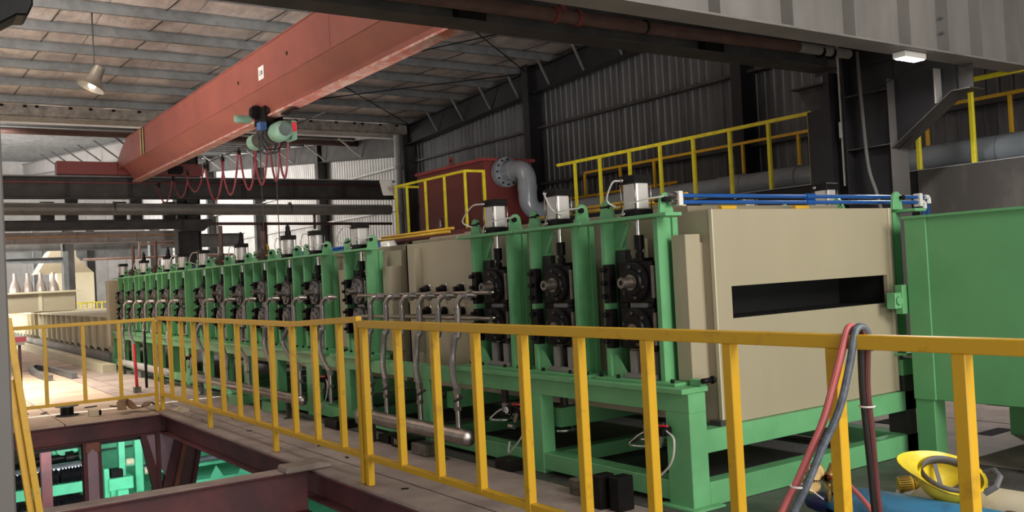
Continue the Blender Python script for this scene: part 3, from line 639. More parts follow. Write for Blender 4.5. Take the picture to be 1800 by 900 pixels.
    for k, yy in enumerate((y-.055, y+.46)):
        l = MB()
        if k == 0: l.prism([(min(X(XS+.0), X(XS+.12)), ZT), (max(X(XS+.0), X(XS+.12)), ZT)]+[(X(XS+.06)+.045*math.cos(q), ZT+.085+.045*math.sin(q)) for q in [PI*j/10 for j in range(11)]], 1, yy-.012, yy+.012)
        else: l.prism([(yy-.085, ZT), (yy+.07, ZT)]+[(yy+.045*math.cos(q), ZT+.085+.045*math.sin(q)) for q in [PI*j/10 for j in range(11)]], 0, min(X(XS+.02), X(XS+.045)), max(X(XS+.02), X(XS+.045)))
        lo = l.build('lug', GREEN, t, .002)
        sub(MB().cyl((X(XS+.03), yy-.03, ZT+.085), (X(XS+.03), yy+.05, ZT+.085), .013, 10).cyl((X(XS+.03), yy-.045, ZT+.085), (X(XS+.03), yy-.03, ZT+.085), .019, 6), 'lug_bolt', BLACK, lo, t['_loc'])
    for yy in (y-.13, y+.05, y+.36, y+.53): MB().cyl((X(XS-.03), yy, ZB+.018), (X(XS-.03), yy, ZB+.04), .013, 6).build('foot_bolt', BLACK, t)
    return t
where = lambda i: ('%s green roll stand counted from the right end of the line' % ORD[i]) if i else 'green roll stand at the right end of the line, beside the open tank face'
for i, y in enumerate(RY_): stand(y, where(i), cover=BLACK if i < 3 else COVER, dz=(.035 if i in (6, 8) else (.0 if i < 11 else .02)))
# extra column closing the wide gaps
def cylinder(x, y, lab, kind='square', flip=1):
    t = thing('pneumatic_cylinder', lab, 'cylinder', (x, y, ZT), 'air cylinders on the stands')
    h = .065; z0 = ZT+.045; z1 = 1.945
    MB().box(x-h-.008, x+h+.008, y-h-.008, y+h+.008, ZT, z0).build('bottom_cap', BLACK, t, .003)
    MB().box(x-h-.008, x+h+.008, y-h-.008, y+h+.008, z1, z1+.05).build('top_cap', BLACK, t, .003)
    if kind == 'square': MB().prism([(x-h+.02, y-h), (x+h-.02, y-h), (x+h, y-h+.02), (x+h, y+h-.02), (x+h-.02, y+h), (x-h+.02, y+h), (x-h, y+h-.02), (x-h, y-h+.02)], 2, z0, z1).build('barrel', ALU, t, .006)
    else: MB().cyl((x, y, z0), (x, y, z1), h*.98, 24).build('barrel', ALU, t)
    for sx in (-1, 1):
        for sy in (-1, 1): MB().cyl((x+sx*(h+.001), y+sy*(h+.001), z0), (x+sx*(h+.001), y+sy*(h+.001), z1), .005, 6).build('tie_rod', STEEL, t)
    MB().cyl((x-h-.005, y+.03, z1+.02), (x-h-.03, y+.03, z1+.02), .012, 8).cyl((x-h-.005, y+.03, ZT+.02), (x-h-.03, y+.03, ZT+.02), .012, 8).build('air_fitting', STEEL, t)
    if kind == 'stop': MB().cyl((x, y, z1+.05), (x, y, z1+.10), .035, 14).cyl((x, y, z1+.10), (x, y, z1+.16), .026, 14).cyl((x, y, z1+.16), (x, y, z1+.20), .015, 10).build('stroke_adjuster', BLACK, t)
    return t
def airline(pts, lab, m=CLEAR, r=.006): return tag(MB().tube(smooth_path(pts), r, 6).build('air_hose', m, None), lab, 'hose', 'air hoses on the cylinders')
kinds = {0: 'square', 1: 'square', 2: 'square', 3: 'square', 4: 'round', 5: 'stop', 7: 'stop', 9: 'round', 10: 'round', 11: 'stop', 13: 'stop', 15: 'round'}
for i, k in kinds.items():
    y = RY_[i]+.185; x = 3.975
    cylinder(x, y, '%s on the %s stand from the right end' % ({'square': 'square black capped air cylinder', 'round': 'round air cylinder', 'stop': 'air cylinder with black stroke adjuster'}[k], ORD[i]), k)
    off = {0: .10, 1: -.12, 2: .25, 3: .24, 4: .1, 5: .05, 7: .08, 9: .24, 10: .26, 11: .1, 13: .2, 15: .1}[i]
    airline([(x-.10, y+.03, 1.965), (x-.13, y+.03+off*.4, 1.955), (x-.13, y+.03+off, 1.85), (x-.05, y+off+.02, 1.80)], 'white air hose from the cap of the cylinder on the %s stand' % ORD[i])
    if i < 6: airline([(x-.10, y+.03, ZT+.02), (x-.13, y-.05, 1.80), (x-.09, y-.18, 1.83), (x+.0, y-.28, 1.84)], 'white air hose from the foot of the cylinder on the %s stand' % ORD[i], r=.005)
for i in (6, 8, 12, 14):
    y = RY_[i]+.185; x = 3.975
    t = thing('screw_jack', 'brown threaded screw jack with gearbox on the %s stand from the right end' % ORD[i], 'screw jack', (x, y, ZT))
    MB().cyl((x, y, ZT+.12), (x, y, 2.29 if i != 6 else 2.1), .028 if i != 6 else .035, 12).build('screw', RUST, t)
    MB().box(x-.06, x+.06, y-.06, y+.06, ZT, ZT+.13).cyl((x-.06, y, ZT+.06), (x-.10, y, ZT+.06), .03, 12).cyl((x, y, ZT+.13), (x, y, ZT+.17), .04, 12).build('gearbox', mat('jack_body', (.08, .06, .05), .5, .3), t, .004)
    MB().cyl((x, y-.06, ZT+.06), (x, y-.20, ZT+.06), .018, 10).cyl((x, y+.06, ZT+.06), (x, y+.18, ZT+.06), .018, 10).build('drive_shaft', mat('orange_brown', (.35, .12, .05), .5), t)
# mirrored stands on the far side of the tank
for i in (0, 1):
    stand(RY_[i]-.19*(i == 0), ('green stand behind the tank at its far right corner', 'second green stand behind the tank')[i], mirror=10.08, full=False, group='green stands behind the tank')
    t = cylinder(10.15-3.975, RY_[i]+.42, ('air cylinder behind the open tank, below the big double column', 'second air cylinder behind the open tank')[i], 'square')

# base frame
t = thing('base_frame', 'long green welded base frame under the roll stands', 'frame', (3.93, 10, 0))
YE = 19.9
for x in (3.85, 5.96): MB().box(x, x+.14, 3.886, YE, .555, .668).build('top_beam', GREEN, t, .003)
grp = [(3.90, 4.92), (4.93, 6.50), (8.0, 8.95), (9.1, 10.75), (10.8, 13.1), (13.15, 15.1), (15.2, 17.5), (17.6, 19.6)]
for a, b in grp: MB().box(3.815, 4.03, a, b, .668, .70).build('sole_plate', GREEN, t, .003)
for x in (3.85, 5.96): MB().box(x+.004, x+.136, 3.90, YE, .03, .145).build('bottom_beam', GREEN, t, .003)
legs = [3.886, 5.34, 6.95, 8.55, 9.5, 10.56, 11.6, 12.5, 13.4, 14.3, 15.2, 16.1, 17.0, 17.9, 18.8, 19.6]
for i, y in enumerate(legs):
    wy = .20 if i == 0 else (.14 if i < 3 else .18)
    MB().box(3.85, 3.99 if i == 0 else 3.96, y, y+wy, 0, .556).build('leg', GREEN, t, .004)
    if i < 4 or i % 3 == 0:
        MB().box(5.97, 6.09, y, y+.14, 0, .556).build('leg', DARKB if i == 0 else GREEN, t)
    if i and i < 9: MB().box(3.97, 5.97, y+.02, y+.12, .03, .13).build('cross_member', GREEN, t)
for z0, z1 in ((.31, .445), (.0, .14)): MB().box(3.985 if z0 > .1 else 3.99, 6.11, 3.886, 3.99, z0, z1).build('end_beam', GREEN, t, .003)
for y in (5.3, 6.8, 8.4): MB().box(3.99, 5.96, y, y+.10, .31, .445).build('tank_bearer', GREEN, t)
MB().box(3.97, 4.02, 3.90, 3.99, .70, .74).build('end_block', GREEN, t, .003)
MB().cyl((3.955, 3.87, .735), (4.03, 3.87, .735), .016, 10).cyl((4.03, 3.87, .735), (4.05, 3.87, .735), .024, 6).build('levelling_bolt', BLACK, t)
t2 = MB().box(3.80, 4.05, 3.83, 4.13, -.001, .012).build('foot_pad', GREEN, t)

# tanks
def tank(name, lab, x0, x1, y0, y1, z0, z1, slot=False):
    t = thing(name, lab, 'tank', ((x0+x1)/2, y0, z0))
    th = .03
    if slot:
        a, b, c, d = 4.31, 5.905, 1.076, 1.273
        MB().box(x0, a, y0, y0+th, z0, z1).box(b, x1, y0, y0+th, z0, z1).box(a, b, y0, y0+th, z0, c).box(a, b, y0, y0+th, d, z1).build('front_wall', BEIGE, t)
        MB().box(a-.05, b+.05, y0+.42, y0+.44, c-.1, d+.1).build('slot_shade_back', mat('slot_shade', (.006, .006, .006), .6), t)  # near-black liner sheets added as the shade inside the slot
        MB().box(a-.05, b+.05, y0+th, y0+.44, d+.03, d+.05).build('slot_shade_top', MC['slot_shade'], t)
        MB().box(b+.02, b+.04, y0+th, y0+.44, c-.1, d+.05).build('slot_shade_side', MC['slot_shade'], t)
        MB().box(a, b, y0+th, y0+.5, c-.02, c-.005).build('slot_shade_floor', MC['slot_shade'], t)
    else: MB().box(x0, x1, y0, y0+th, z0, z1).build('front_wall', BEIGE, t)
    MB().box(x0, x0+th, y0+th, y1, z0, z1).build('side_wall', BEIGE, t, .002)
    MB().box(x1-th, x1, y0+th, y1, z0, z1).build('side_wall', BEIGE, t)
    MB().box(x0, x1, y1-th, y1, z0, z1).build('back_wall', BEIGE, t)
    MB().box(x0+th, x1-th, y0+th, y1-th, z0, z0+th).build('bottom', BEIGE, t)
    return t
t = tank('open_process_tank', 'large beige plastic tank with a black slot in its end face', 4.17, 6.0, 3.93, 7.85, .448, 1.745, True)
MB().box(4.20, 5.97, 3.97, 7.82, 1.70, 1.72).build('lid', BEIGE, t)
MB().box(4.22, 4.25, 5.9, 6.85, 1.72, 1.80).build('upstand', BEIGE, t); MB().box(4.22, 4.25, 7.0, 7.8, 1.72, 1.775).build('upstand', BEIGE, t)
MB().box(4.35, 5.9, 4.3, 7.7, 1.72, 1.80).build('raised_cover', BEIGE, t, .004)
MB().box(4.165, 4.175, 3.925, 3.95, .45, 1.745).build('weld_bead', BEIGEL, t); MB().box(5.94, 5.955, 3.915, 3.93, .45, 1.745).build('weld_bead', BEIGEL, t)
MB().box(4.0, 4.125, 3.99, 4.11, .72, 1.60).build('side_duct', BEIGE, t, .003); MB().box(4.125, 4.17, 4.02, 4.09, .72, 1.55).build('duct_neck', BEIGE, t)
MB().box(4.10, 4.12, 4.45, 4.55, .74, 1.60).build('side_duct', BEIGE, t)
MB().prism([(4.52, 1.80), (4.56, 1.80), (4.50, 1.86), (4.47, 1.86)], 1, 4.5, 4.9).build('hook_strip', BEIGEL, t)
MB().prism([(5.15, 1.80), (5.19, 1.80), (5.13, 1.86), (5.10, 1.86)], 1, 4.5, 4.9).build('hook_strip', BEIGEL, t)
MB().box(4.12, 4.20, 3.90, 3.99, .445, .475).build('corner_shim', DARKB, t)
MB().box(4.10, 4.17, 7.55, 7.59, .74, 1.70).build('side_rib', BEIGE, t)
t = tank('middle_process_tank', 'long beige tank behind the middle green stands', 4.17, 6.0, 7.95, 19.9, .448, 1.70)
MB().box(4.05, 4.17, 7.95, 8.12, .74, 1.55).build('side_duct', BEIGE, t, .003); MB().box(4.05, 4.17, 8.95, 9.15, .74, 1.55).build('side_duct', BEIGE, t, .003)
MB().box(4.3, 5.9, 8.1, 19.6, 1.70, 1.76).build('raised_cover', BEIGE, t)
MB().box(3.80, 4.17, 19.62, 19.9, .40, 1.69).build('end_post', BEIGE, t, .004)
# dirty marks on tank edges and yellow stubs on top
for x in (4.43, 5.15): tag(MB().cyl((x, 4.1, 1.765), (x+.14, 4.1, 1.765), .018, 12).build('yellow_stub', YELP, None), ('left' if x < 5 else 'right')+' short yellow tube end on top of the open tank', 'pipe')
for i, (x, y) in enumerate(((4.35, 6.35), (4.5, 8.9))):
    tag(MB().lathe((x, y, 1.745 if i == 0 else 1.76), (0,0,1), [(0, .11), (.03, .115), (.10, .085), (.13, .05), (.13, 0)], 18).build('wrapped_cap', mat('foil_wrap', (.75, .72, .68), .4, .3, bump=.8, bscale=20), None), ('wrapped silver cap on the tank beside the third stand', 'white domed cap on the tank beside the fourth stand')[i], 'cap')

# yellow and blue air tubes
for z, x, y0, y1, lab in ((1.825, 4.16, 4.15, 5.75, 'lower yellow air tube behind the three nearest stands'), (1.858, 4.20, 4.15, 5.4, 'upper yellow air tube behind the two nearest stands'),
                          (1.815, 4.16, 7.0, 8.4, 'lower yellow air tube on the tank beside the fourth stand'), (1.845, 4.20, 7.0, 8.4, 'upper yellow air tube on the tank beside the fourth stand')):
    tag(MB().cyl((x, y0, z), (x, y1, z), .0125, 10).build('yellow_air_tube', YELP, None), lab, 'pipe')
for z in (1.762, 1.79): tag(MB().cyl((4.12, 8.3, z), (4.12, 19.3, z), .015, 8).build('blue_air_tube', BLUEP, None), ('lower' if z < 1.78 else 'upper')+' blue air tube along the middle stands', 'pipe')
for z, k in ((1.843, 'upper'), (1.803, 'lower')):
    xe = 6.74 if k == 'upper' else 6.68
    tag(MB().tube([(4.02, 4.1, z), (xe-.03, 4.1, z), (xe, 4.1, z-.03), (xe, 4.1, 1.45)], .0135, 10).cyl((5.28, 4.1, z), (5.37, 4.1, z), .02, 10).build('blue_cross_tube', BLUEP, None), k+' blue air tube crossing over the open tank', 'pipe')
t = thing('tube_clamp', 'white clamp holding the blue tubes at the near stand', 'clamp', (4.09, 4.1, 1.82))
MB().box(4.05, 4.085, 4.07, 4.13, 1.78, 1.87).build('clamp_body', WHITE, t, .003)
for z in (1.843, 1.803): MB().tube([(3.98, 4.08, z), (4.02, 4.08, z+.004), (4.05, 4.1, z)], .018, 10).build('fitting', STEEL, t)
t = thing('tube_clamp', 'white clamp at the right end of the blue tubes', 'clamp', (6.63, 4.1, 1.82))
MB().box(6.60, 6.635, 4.07, 4.13, 1.77, 1.87).build('clamp_body', WHITE, t, .003)
for z, xe in ((1.843, 6.74), (1.803, 6.68)): MB().tube([(xe-.05, 4.09, z), (xe-.01, 4.09, z), (xe, 4.09, z-.012), (xe, 4.09, z-.05)], .018, 10).build('elbow_fitting', WHITE, t)

# manifold pipes on the tank wall and knobs
for z, k in ((1.285, 'upper'), (1.09, 'lower')):
    t = thing('manifold_pipe', '%s stainless manifold pipe along the tank wall between third and fourth stand' % k, 'pipe', (3.80, 6.8, z))
    MB().cyl((3.80, 5.85, z), (3.80, 8.15, z), .016, 12).build('pipe', STEEL, t)
    for y in (7.45, 7.15, 6.85, 6.53, 6.23, 5.95):
        MB().cyl((3.80, y, z), (4.17, y, z), .012, 10).build('branch', STEEL, t)
        MB().lathe((4.165, y, z+.03), (-1,0,0), [(0, .035), (.02, .04), (.04, .035), (.05, .02), (.08, .02), (.08, 0)], 12).build('knob', BLACK, t)
        MB().lathe((4.168, y, z+.03), (-1,0,0), [(0, .055), (.006, .05), (.006, 0)], 14).build('mounting_disc', STEEL, t)
# flexible hoses
def hose(y, lab, ybot, ztop=1.27, bend=0., zbot=.28, xtop=3.70, xbot=3.60, valve=True, grp='braided hoses to the nearest header'):
    t = thing('braided_hose', lab, 'hose', (xbot, ybot, zbot), grp)
    MB().tube([(3.82, y-.10, ztop), (3.76, y-.065, ztop+.005), (xtop+.02, y-.03, ztop-.005), (xtop, y, ztop-.05), (xtop, y, ztop-.09)], .023, 12).build('elbow', STEEL, t)
    pts = smooth_path([(xtop, y, ztop-.09), (xtop, y+.01, ztop-.3), (xtop-.02, y+bend*.4, 1.0-.05), (xtop-.03, y+bend, .80), (xbot+.02, (y+ybot)/2+bend*.5, .66), (xbot, ybot, .56)])
    MB().tube(pts, .025, 12).build('braid', BRAID, t)
    MB().cyl((xbot, ybot, .53), (xbot, ybot, .58), .032, 6).cyl((xbot, ybot, .43), (xbot, ybot, .53), .024, 12).cyl((xbot, ybot, .41), (xbot, ybot, .44), .032, 6).build('ball_valve', STEEL, t)
    MB().cyl((xbot, ybot, zbot), (xbot, ybot, .41), .020, 12).build('stub', STEEL, t)
    MB().tube([(3.74, y-.06, ztop+.03), (3.74, y-.06, ztop-.03), (3.74, y-.09, ztop-.06)], .005, 6).cyl((3.76, y-.07, ztop), (3.76, y-.075, ztop), .04, 12).build('clamp_ring', STEEL, t)
    if valve: MB().bar((xbot-.02, ybot, .48), (xbot-.02, ybot-.13, .53), .016, .016).cyl((xbot, ybot, .48), (xbot-.03, ybot, .48), .01, 8).build('valve_handle', BHOSE, t)
    return t
near_y = [7.70, 7.39, 7.09, 6.78, 6.47, 6.17]; yb_ = [7.56, 7.26, 6.96, 6.66, 6.36, 6.07]
for i, (y, yb) in enumerate(zip(near_y, yb_)):
    hose(y, '%s of the six braided hoses before the tank wall, counted from the left' % ['leftmost', 'second', 'third', 'fourth', 'fifth', 'rightmost'][i], yb, bend=(.02, .03, .04, .03, .05, .06)[i])
mid = [8.80, 9.58, 10.40, 11.20, 12.0, 12.9, 14.69, 15.46, 16.22, 17.04, 17.80]; 
for i, y in enumerate(mid):
    hose(y, '%s curved hose beyond the near six, before the green stands' % ['first', 'second', 'third', 'fourth', 'fifth', 'sixth', 'seventh', 'eighth', 'ninth', 'tenth', 'eleventh'][i], y-.35, bend=.28 if i % 2 else .05, zbot=.26, valve=False, grp='curved hoses to the farther headers')
def header(y0, y1, lab, r=.062, z=.215, x=3.60, flange=True, m=STEEL):
    t = thing('header_pipe', lab, 'pipe', (x, y0, 0))
    MB().lathe((x, y0, z), (0,1,0), [(0, 0), (.004, r*.55), (.02, r*.9), (.04, r), (y1-y0, r), (y1-y0, 0)], 24).build('pipe', m, t)
    if flange:
        MB().cyl((x, y1, z), (x, y1+.03, z), r*1.75, 24).build('flange', m, t)
        for k in range(8): a = k*PI/4; MB().cyl((x+r*1.4*math.cos(a), y1-.015, z+r*1.4*math.sin(a)), (x+r*1.4*math.cos(a), y1, z+r*1.4*math.sin(a)), .011, 6).build('flange_bolt', GALV, t)
    for y in (y0+.45, y1-.1): MB().box(x-.02, x+.02, y-.02, y+.02, 0, z-r).box(x-.05, x+.05, y-.03, y+.03, 0, .01).build('support', DARKB, t)
    return t
header(5.90, 7.66, 'stainless header pipe with flange lying along the floor nearest the viewer')
header(9.15, 12.9, 'long stainless header pipe, middle one of the three', r=.055, z=.225)
header(14.4, 17.6, 'pale header pipe at the far end of the line', r=.055, z=.20, m=GALVL)
# handwheels, gauges
for i, y in enumerate((6.17, 5.40, 4.52)):
    x = 4.10
    t = thing('handwheel', '%s spoked handwheel under the base frame, counted from the left' % ['first', 'second', 'third'][i], 'handwheel', (x, y, .28))
    MB().tube([(x+.13*math.cos(a), y+.13*math.sin(a), .28) for a in [2*PI*k/24 for k in range(24)]], .011, 8, closed=True).build('rim', CHROME, t)
    for k in range(3):
        a = k*2*PI/3+.4; MB().tube([(x+.03*math.cos(a), y+.03*math.sin(a), .35), (x+.07*math.cos(a), y+.07*math.sin(a), .33), (x+.13*math.cos(a), y+.13*math.sin(a), .28)], .009, 6).build('spoke', CHROME, t)
    MB().cyl((x, y, .33), (x, y, .40), .03, 14).build('hub', GALVL, t)
    MB().cyl((x, y, .40), (x, y, .56), .03, 12).build('spindle', mat('dark_spindle', (.06, .035, .03), .5), t)
    MB().box(x-.07, x+.07, y-.07, y+.07, .55, .566).build('mount', BLACK, t)
for i, (y, zz) in enumerate(((5.62, .435), (4.12, .44), (9.12, .42), (14.1, .42))):
    x = 3.80
    t = thing('air_regulator', 'small air regulator with round gauge on the %s of the base frame' % ['second leg', 'near corner leg', 'fourth leg', 'middle far leg'][i], 'regulator', (x, y, zz))
    MB().cyl((x-.035, y+.0, zz), (x-.06, y+.0, zz), .03, 20).build('gauge_case', BLACK, t)
    MB().cyl((x-.06, y, zz), (x-.063, y, zz), .024, 20).build('gauge_face', WHITE, t)
    MB().bar((x-.064, y-.01, zz-.012), (x-.064, y+.012, zz+.012), .003, .003).build('needle', BLACK, t)
    MB().box(x-.03, x+.045, y-.09, y+.0, zz-.02, zz+.03).cyl((x, y-.06, zz+.03), (x, y-.06, zz+.06), .02, 12).build('body', BLACK, t, .004)
    MB().cyl((x, y-.05, zz-.02), (x, y-.02, zz-.09), .018, 12).cyl((x, y-.0, zz-.13), (x, y+.06, zz-.13), .018, 12).build('filter_bowl', STEEL, t)
    MB().bar((x-.02, y-.12, zz+.045), (x-.02, y-.02, zz+.04), .012, .012).build('red_lever', REDF, t)
    tag(MB().tube(smooth_path([(x, y-.09, zz+.01), (x-.02, y-.17, zz-.03), (x-.03, y-.15, zz-.16), (x-.02, y-.02, zz-.27), (x, y+.09, zz-.33), (x+.02, y+.10, zz-.25)]), .0065, 6).build('drip_hose', CLEAR, None),
        'clear looping hose below the air regulator on the %s' % ['second leg', 'near corner leg', 'fourth leg', 'middle far leg'][i], 'hose')
# blocks under the frame
blk = [((3.56, 3.72, 6.55, 6.78, 0, .09), 'weathered packing block before the header pipe end', WOOD), ((3.60, 3.74, 4.58, 4.74, 0, .10), 'brown square block beside the bottom beam', WOOD),
       ((3.48, 3.60, 4.28, 4.36, 0, .20), 'left dark upright block before the near leg', BLACK), ((3.52, 3.64, 4.16, 4.25, 0, .20), 'right dark upright block before the near leg', BLACK), ((3.62, 3.78, 7.3, 7.5, 0, .07), 'dark square block under the header pipe', BLACK),
       ((3.62, 3.82, 8.4, 8.7, 0, .09), 'dark block at the fourth frame leg', BLACK), ((3.62, 3.80, 10.2, 10.5, 0, .12), 'green block under the middle header', GREEN), ((3.55, 3.8, 11.2, 11.5, 0, .12), 'second green block under the middle header', GREEN),
       ((3.62, 3.84, 16.4, 16.8, 0, .12), 'grey block under the far header', GALV), ((3.70, 3.84, 5.55, 5.75, 0, .08), 'dark block at the second frame leg', BLACK)]
for a, lab, mm in blk: tag(MB().box(*a).build('packing_block', mm, None, .006), lab, 'block')

chalk = tag(MB().box(3.60, 3.78, 6.92, 7.22, 0, .085).build('packing_block', BLACK, None, .004), 'black block with chalk marks under the nearest header pipe', 'block')
text('N 35', .07, (3.597, 7.08, .045), (PI/2, 0, -PI/2), PAPER, chalk, 'chalk_mark')
# ================================================================ RIGHT HAND GREEN TANK
t = thing('green_box_tank', 'large green sheet steel box on legs at the right edge', 'tank', (6.4, 2.9, 0))
MB().box(5.89, 7.3, 1.6, 3.757, .416, 1.665).build('shell', GREEND, t, .004)
MB().box(5.875, 5.89, 3.60, 3.757, .416, 1.665).build('corner_strip', GREEND, t, .002)
MB().tube([(5.884, 3.625, 1.65), (5.884, 3.623, .9)], .008, 6).build('weld_bead', GREEN, t)
MB().box(5.86, 7.33, 1.6, 3.77, 1.655, 1.672).build('rim', GREEND, t)
for y in (3.62, 2.86, 1.7):
    MB().box(5.89, 6.02, y, y+.137, 0, .416).build('leg', GREEND, t, .003)
    MB().box(7.1, 7.23, y, y+.137, 0, .416).build('leg', GREEND, t, .003)
h = thing('pivot_block', 'green pivot block between the beige tank and the green box', 'bracket', (5.86, 3.8, 1.1))
MB().box(5.83, 5.90, 3.77, 3.83, 1.0, 1.20).build('plate', GREEND, h, .004); MB().box(5.76, 5.86, 3.78, 3.85, 1.04, 1.15).build('block', GREEN, h, .004); MB().cyl((5.79, 3.78, 1.095), (5.79, 3.765, 1.095), .03, 6).build('nut', GREEN, h)

# ================================================================ PLATFORMS BEHIND
t = thing('service_platform', 'long dark weathered steel tank wall carrying the yellow railing at right', 'platform', (12, 8, 0))
MB().box(11.24, 12.7, 1.5, 6.95, 0, 2.48).build('near_block', CONC, t); MB().box(11.26, 12.7, 6.95, 14.8, 0, 2.48).build('far_block', DARK, t)
MB().box(11.23, 12.7, 1.5, 14.8, 2.48, 2.492).build('deck_edge', GALVL, t)
def railing(name, lab, pts_axis, a, b, fixed, z0, z1, posts, m, w=.05, bottom=None, endpost=True):
    """railing along axis ('x' or 'y') from a to b at the fixed other coordinate"""
    t = thing(name, lab, 'railing', ((a+b)/2, fixed, z0) if pts_axis == 'x' else (fixed, (a+b)/2, z0))
    def P(u, z): return (u, fixed, z) if pts_axis == 'x' else (fixed, u, z)
    MB().bar(P(a, z1-w/2), P(b, z1-w/2), w, w).build('top_rail', m, t, .003)
    if bottom is not None: MB().bar(P(a, bottom), P(b, bottom), w*.8, w*.8).build('bottom_rail', m, t, .003)
    for u, full in posts:
        MB().bar(P(u, z0 if full else bottom), P(u, z1-w), w*.94, w*.94, (0,1,0) if pts_axis == 'x' else (1,0,0)).build('post' if full else 'baluster', m, t, .003)
    return t
railing('platform_railing', 'bright yellow railing on the dark platform, left of the double column', 'y', 8.55, 14.65, 11.27, 2.49, 3.545, [(y, 1) for y in (14.1, 13.35, 12.52, 11.73, 10.94, 10.14, 9.36, 8.6)], YELB, .055)
railing('platform_railing', 'bright yellow railing on the platform right of the double column', 'y', 3.0, 7.0, 11.27, 2.49, 3.545, [(y, 1) for y in (6.93, 6.2, 5.4, 4.6, 3.8)], YELB, .055)
railing('rear_railing', 'rear yellow railing near the wall, behind the grey pipe', 'y', 8.9, 15.45, 12.6, 2.49, 3.51, [(y, 1) for y in (15.45, 14.3, 13.3, 12.2, 11.05, 9.86)], YEL, .05)
railing('rear_railing', 'rear yellow railing at far right near the wall', 'y', 3.0, 8.0, 12.6, 2.49, 3.51, [(y, 1) for y in (7.6, 6.4, 5.2)], YEL, .05)
railing('low_railing', 'low yellow rail seen below the rear railing', 'y', 13.0, 18.0, 12.9, 2.2, 3.05, [(y, 1) for y in (17.8, 15.4, 13.2)], YEL, .05)
t = thing('large_grey_pipe', 'long grey plastic pipe lying on the dark platform', 'pipe', (11.75, 9, 2.7))
MB().cyl((11.75, 7.1, 2.66), (11.75, 14.75, 2.68), .17, 24).build('pipe', PVC, t)
MB().cyl((11.75, 1.6, 2.68), (11.75, 7.1, 2.68), .17, 24).build('pipe', PVC, t)
for y in (10.3, 9.2, 5.6): MB().cyl((11.75, y, 2.67), (11.75, y+.5, 2.67), .185, 24).build('sleeve', PVC, t)
# red tank with pipe elbow
t = thing('red_box_tank', 'dark red steel box tank behind the yellow railing on the rear platform', 'tank', (10.9, 17, 2.3))
MB().box(10.3, 11.5, 15.85, 18.6, 2.3, 3.74).build('shell', REDD, t, .006)
MB().box(10.24, 11.56, 15.79, 18.66, 3.74, 3.80).build('lid_flange', mat('red_flange', (.30, .05, .045), .5), t, .004)
MB().box(10.24, 10.255, 16.95, 17.12, 3.80, 3.97).build('lifting_eye', REDD, t); MB().cyl((10.23, 17.03, 3.89), (10.26, 17.03, 3.89), .03, 10).build('eye_hole', BLACK, t)
for y in (16.5, 17.4): MB().box(10.285, 10.3, y, y+.03, 2.3, 3.74).build('stiffener', REDD, t)
t = thing('elbow_pipe', 'grey plastic pipe with two elbows leaving the red tank', 'pipe', (10.75, 15.3, 3.2))
r_ = .19; X0 = 10.75; Zt = 3.50
MB().tube([(X0, 15.85, Zt), (X0, 15.35, Zt)]+[(X0, 15.25, Zt)]+[(X0, 15.25-.26*math.sin(a), Zt-.26+.26*math.cos(a)) for a in [PI/2*k/8 for k in range(1, 9)]]+[(X0, 14.99, 2.90)]+[(X0+.27-.27*math.cos(a), 14.99, 2.90-.27*math.sin(a)) for a in [PI/2*k/8 for k in range(1, 9)]]+[(11.75, 14.99, 2.63)], r_, 24).build('pipe', PVC, t)
MB().cyl((X0, 15.80, Zt), (X0, 15.74, Zt), .31, 24).cyl((X0, 15.72, Zt), (X0, 15.66, Zt), .31, 24).build('flange', PVC, t)
for k in range(12): a = k*PI/6; MB().cyl((X0+.26*math.cos(a), 15.86, Zt+.26*math.sin(a)), (X0+.26*math.cos(a), 15.62, Zt+.26*math.sin(a)), .018, 6).build('flange_bolt', BLACK, t)
MB().cyl((X0, 15.5, Zt), (X0, 15.38, Zt), .21, 24).build('socket', PVC, t); MB().cyl((X0, 14.99, 3.16), (X0, 14.99, 3.05), .20, 24).build('socket', PVC, t)
t = thing('rear_platform', 'dark steel platform carrying the red box tank', 'platform', (10.7, 17, 0))
MB().box(9.65, 11.8, 15.4, 19.0, 2.26, 2.36).build('deck', REDD, t)
for x in (9.8, 11.6):
    for y in (15.6, 18.8): MB().box(x, x+.15, y, y+.15, 0, 2.26).build('leg', DARKB, t)
t = railing('front_railing', 'yellow railing round the front of the red box tank', 'y', 15.64, 18.65, 9.72, 2.36, 3.525, [(15.66, 1), (16.47, 1), (17.27, 1), (18.1, 1), (18.62, 1)], YELB, .05)
MB().bar((9.72, 15.64, 3.5), (10.17, 15.64, 3.5), .05, .05).build('top_rail', YELB, t); MB().bar((10.15, 15.64, 2.36), (10.15, 15.64, 3.48), .05, .05).build('post', YELB, t)
MB().bar((9.72, 18.62, 3.5), (10.9, 18.62, 3.5), .05, .05).build('top_rail', YELB, t); MB().bar((10.5, 18.62, 2.36), (10.5, 18.62, 3.48), .05, .05).build('post', YELB, t)
t = thing('tilted_flood_light', 'white flood light tilted on the left end of the front railing', 'lamp', (9.7, 18.75, 3.4))
MB().prism([(18.78, 3.32), (18.83, 3.34), (18.98, 3.66), (18.93, 3.68)], 0, 9.5, 9.8).build('housing', WHITE, t); MB().bar((9.65, 18.62, 3.42), (9.65, 18.86, 3.5), .03, .06).build('bracket', GALVL, t)
tag(MB().cyl((9.9, 17.0, 2.36), (9.9, 17.0, 2.65), .04, 10).build('breather_pipe', STEEL, None), 'short bright breather pipe in front of the red tank', 'pipe')

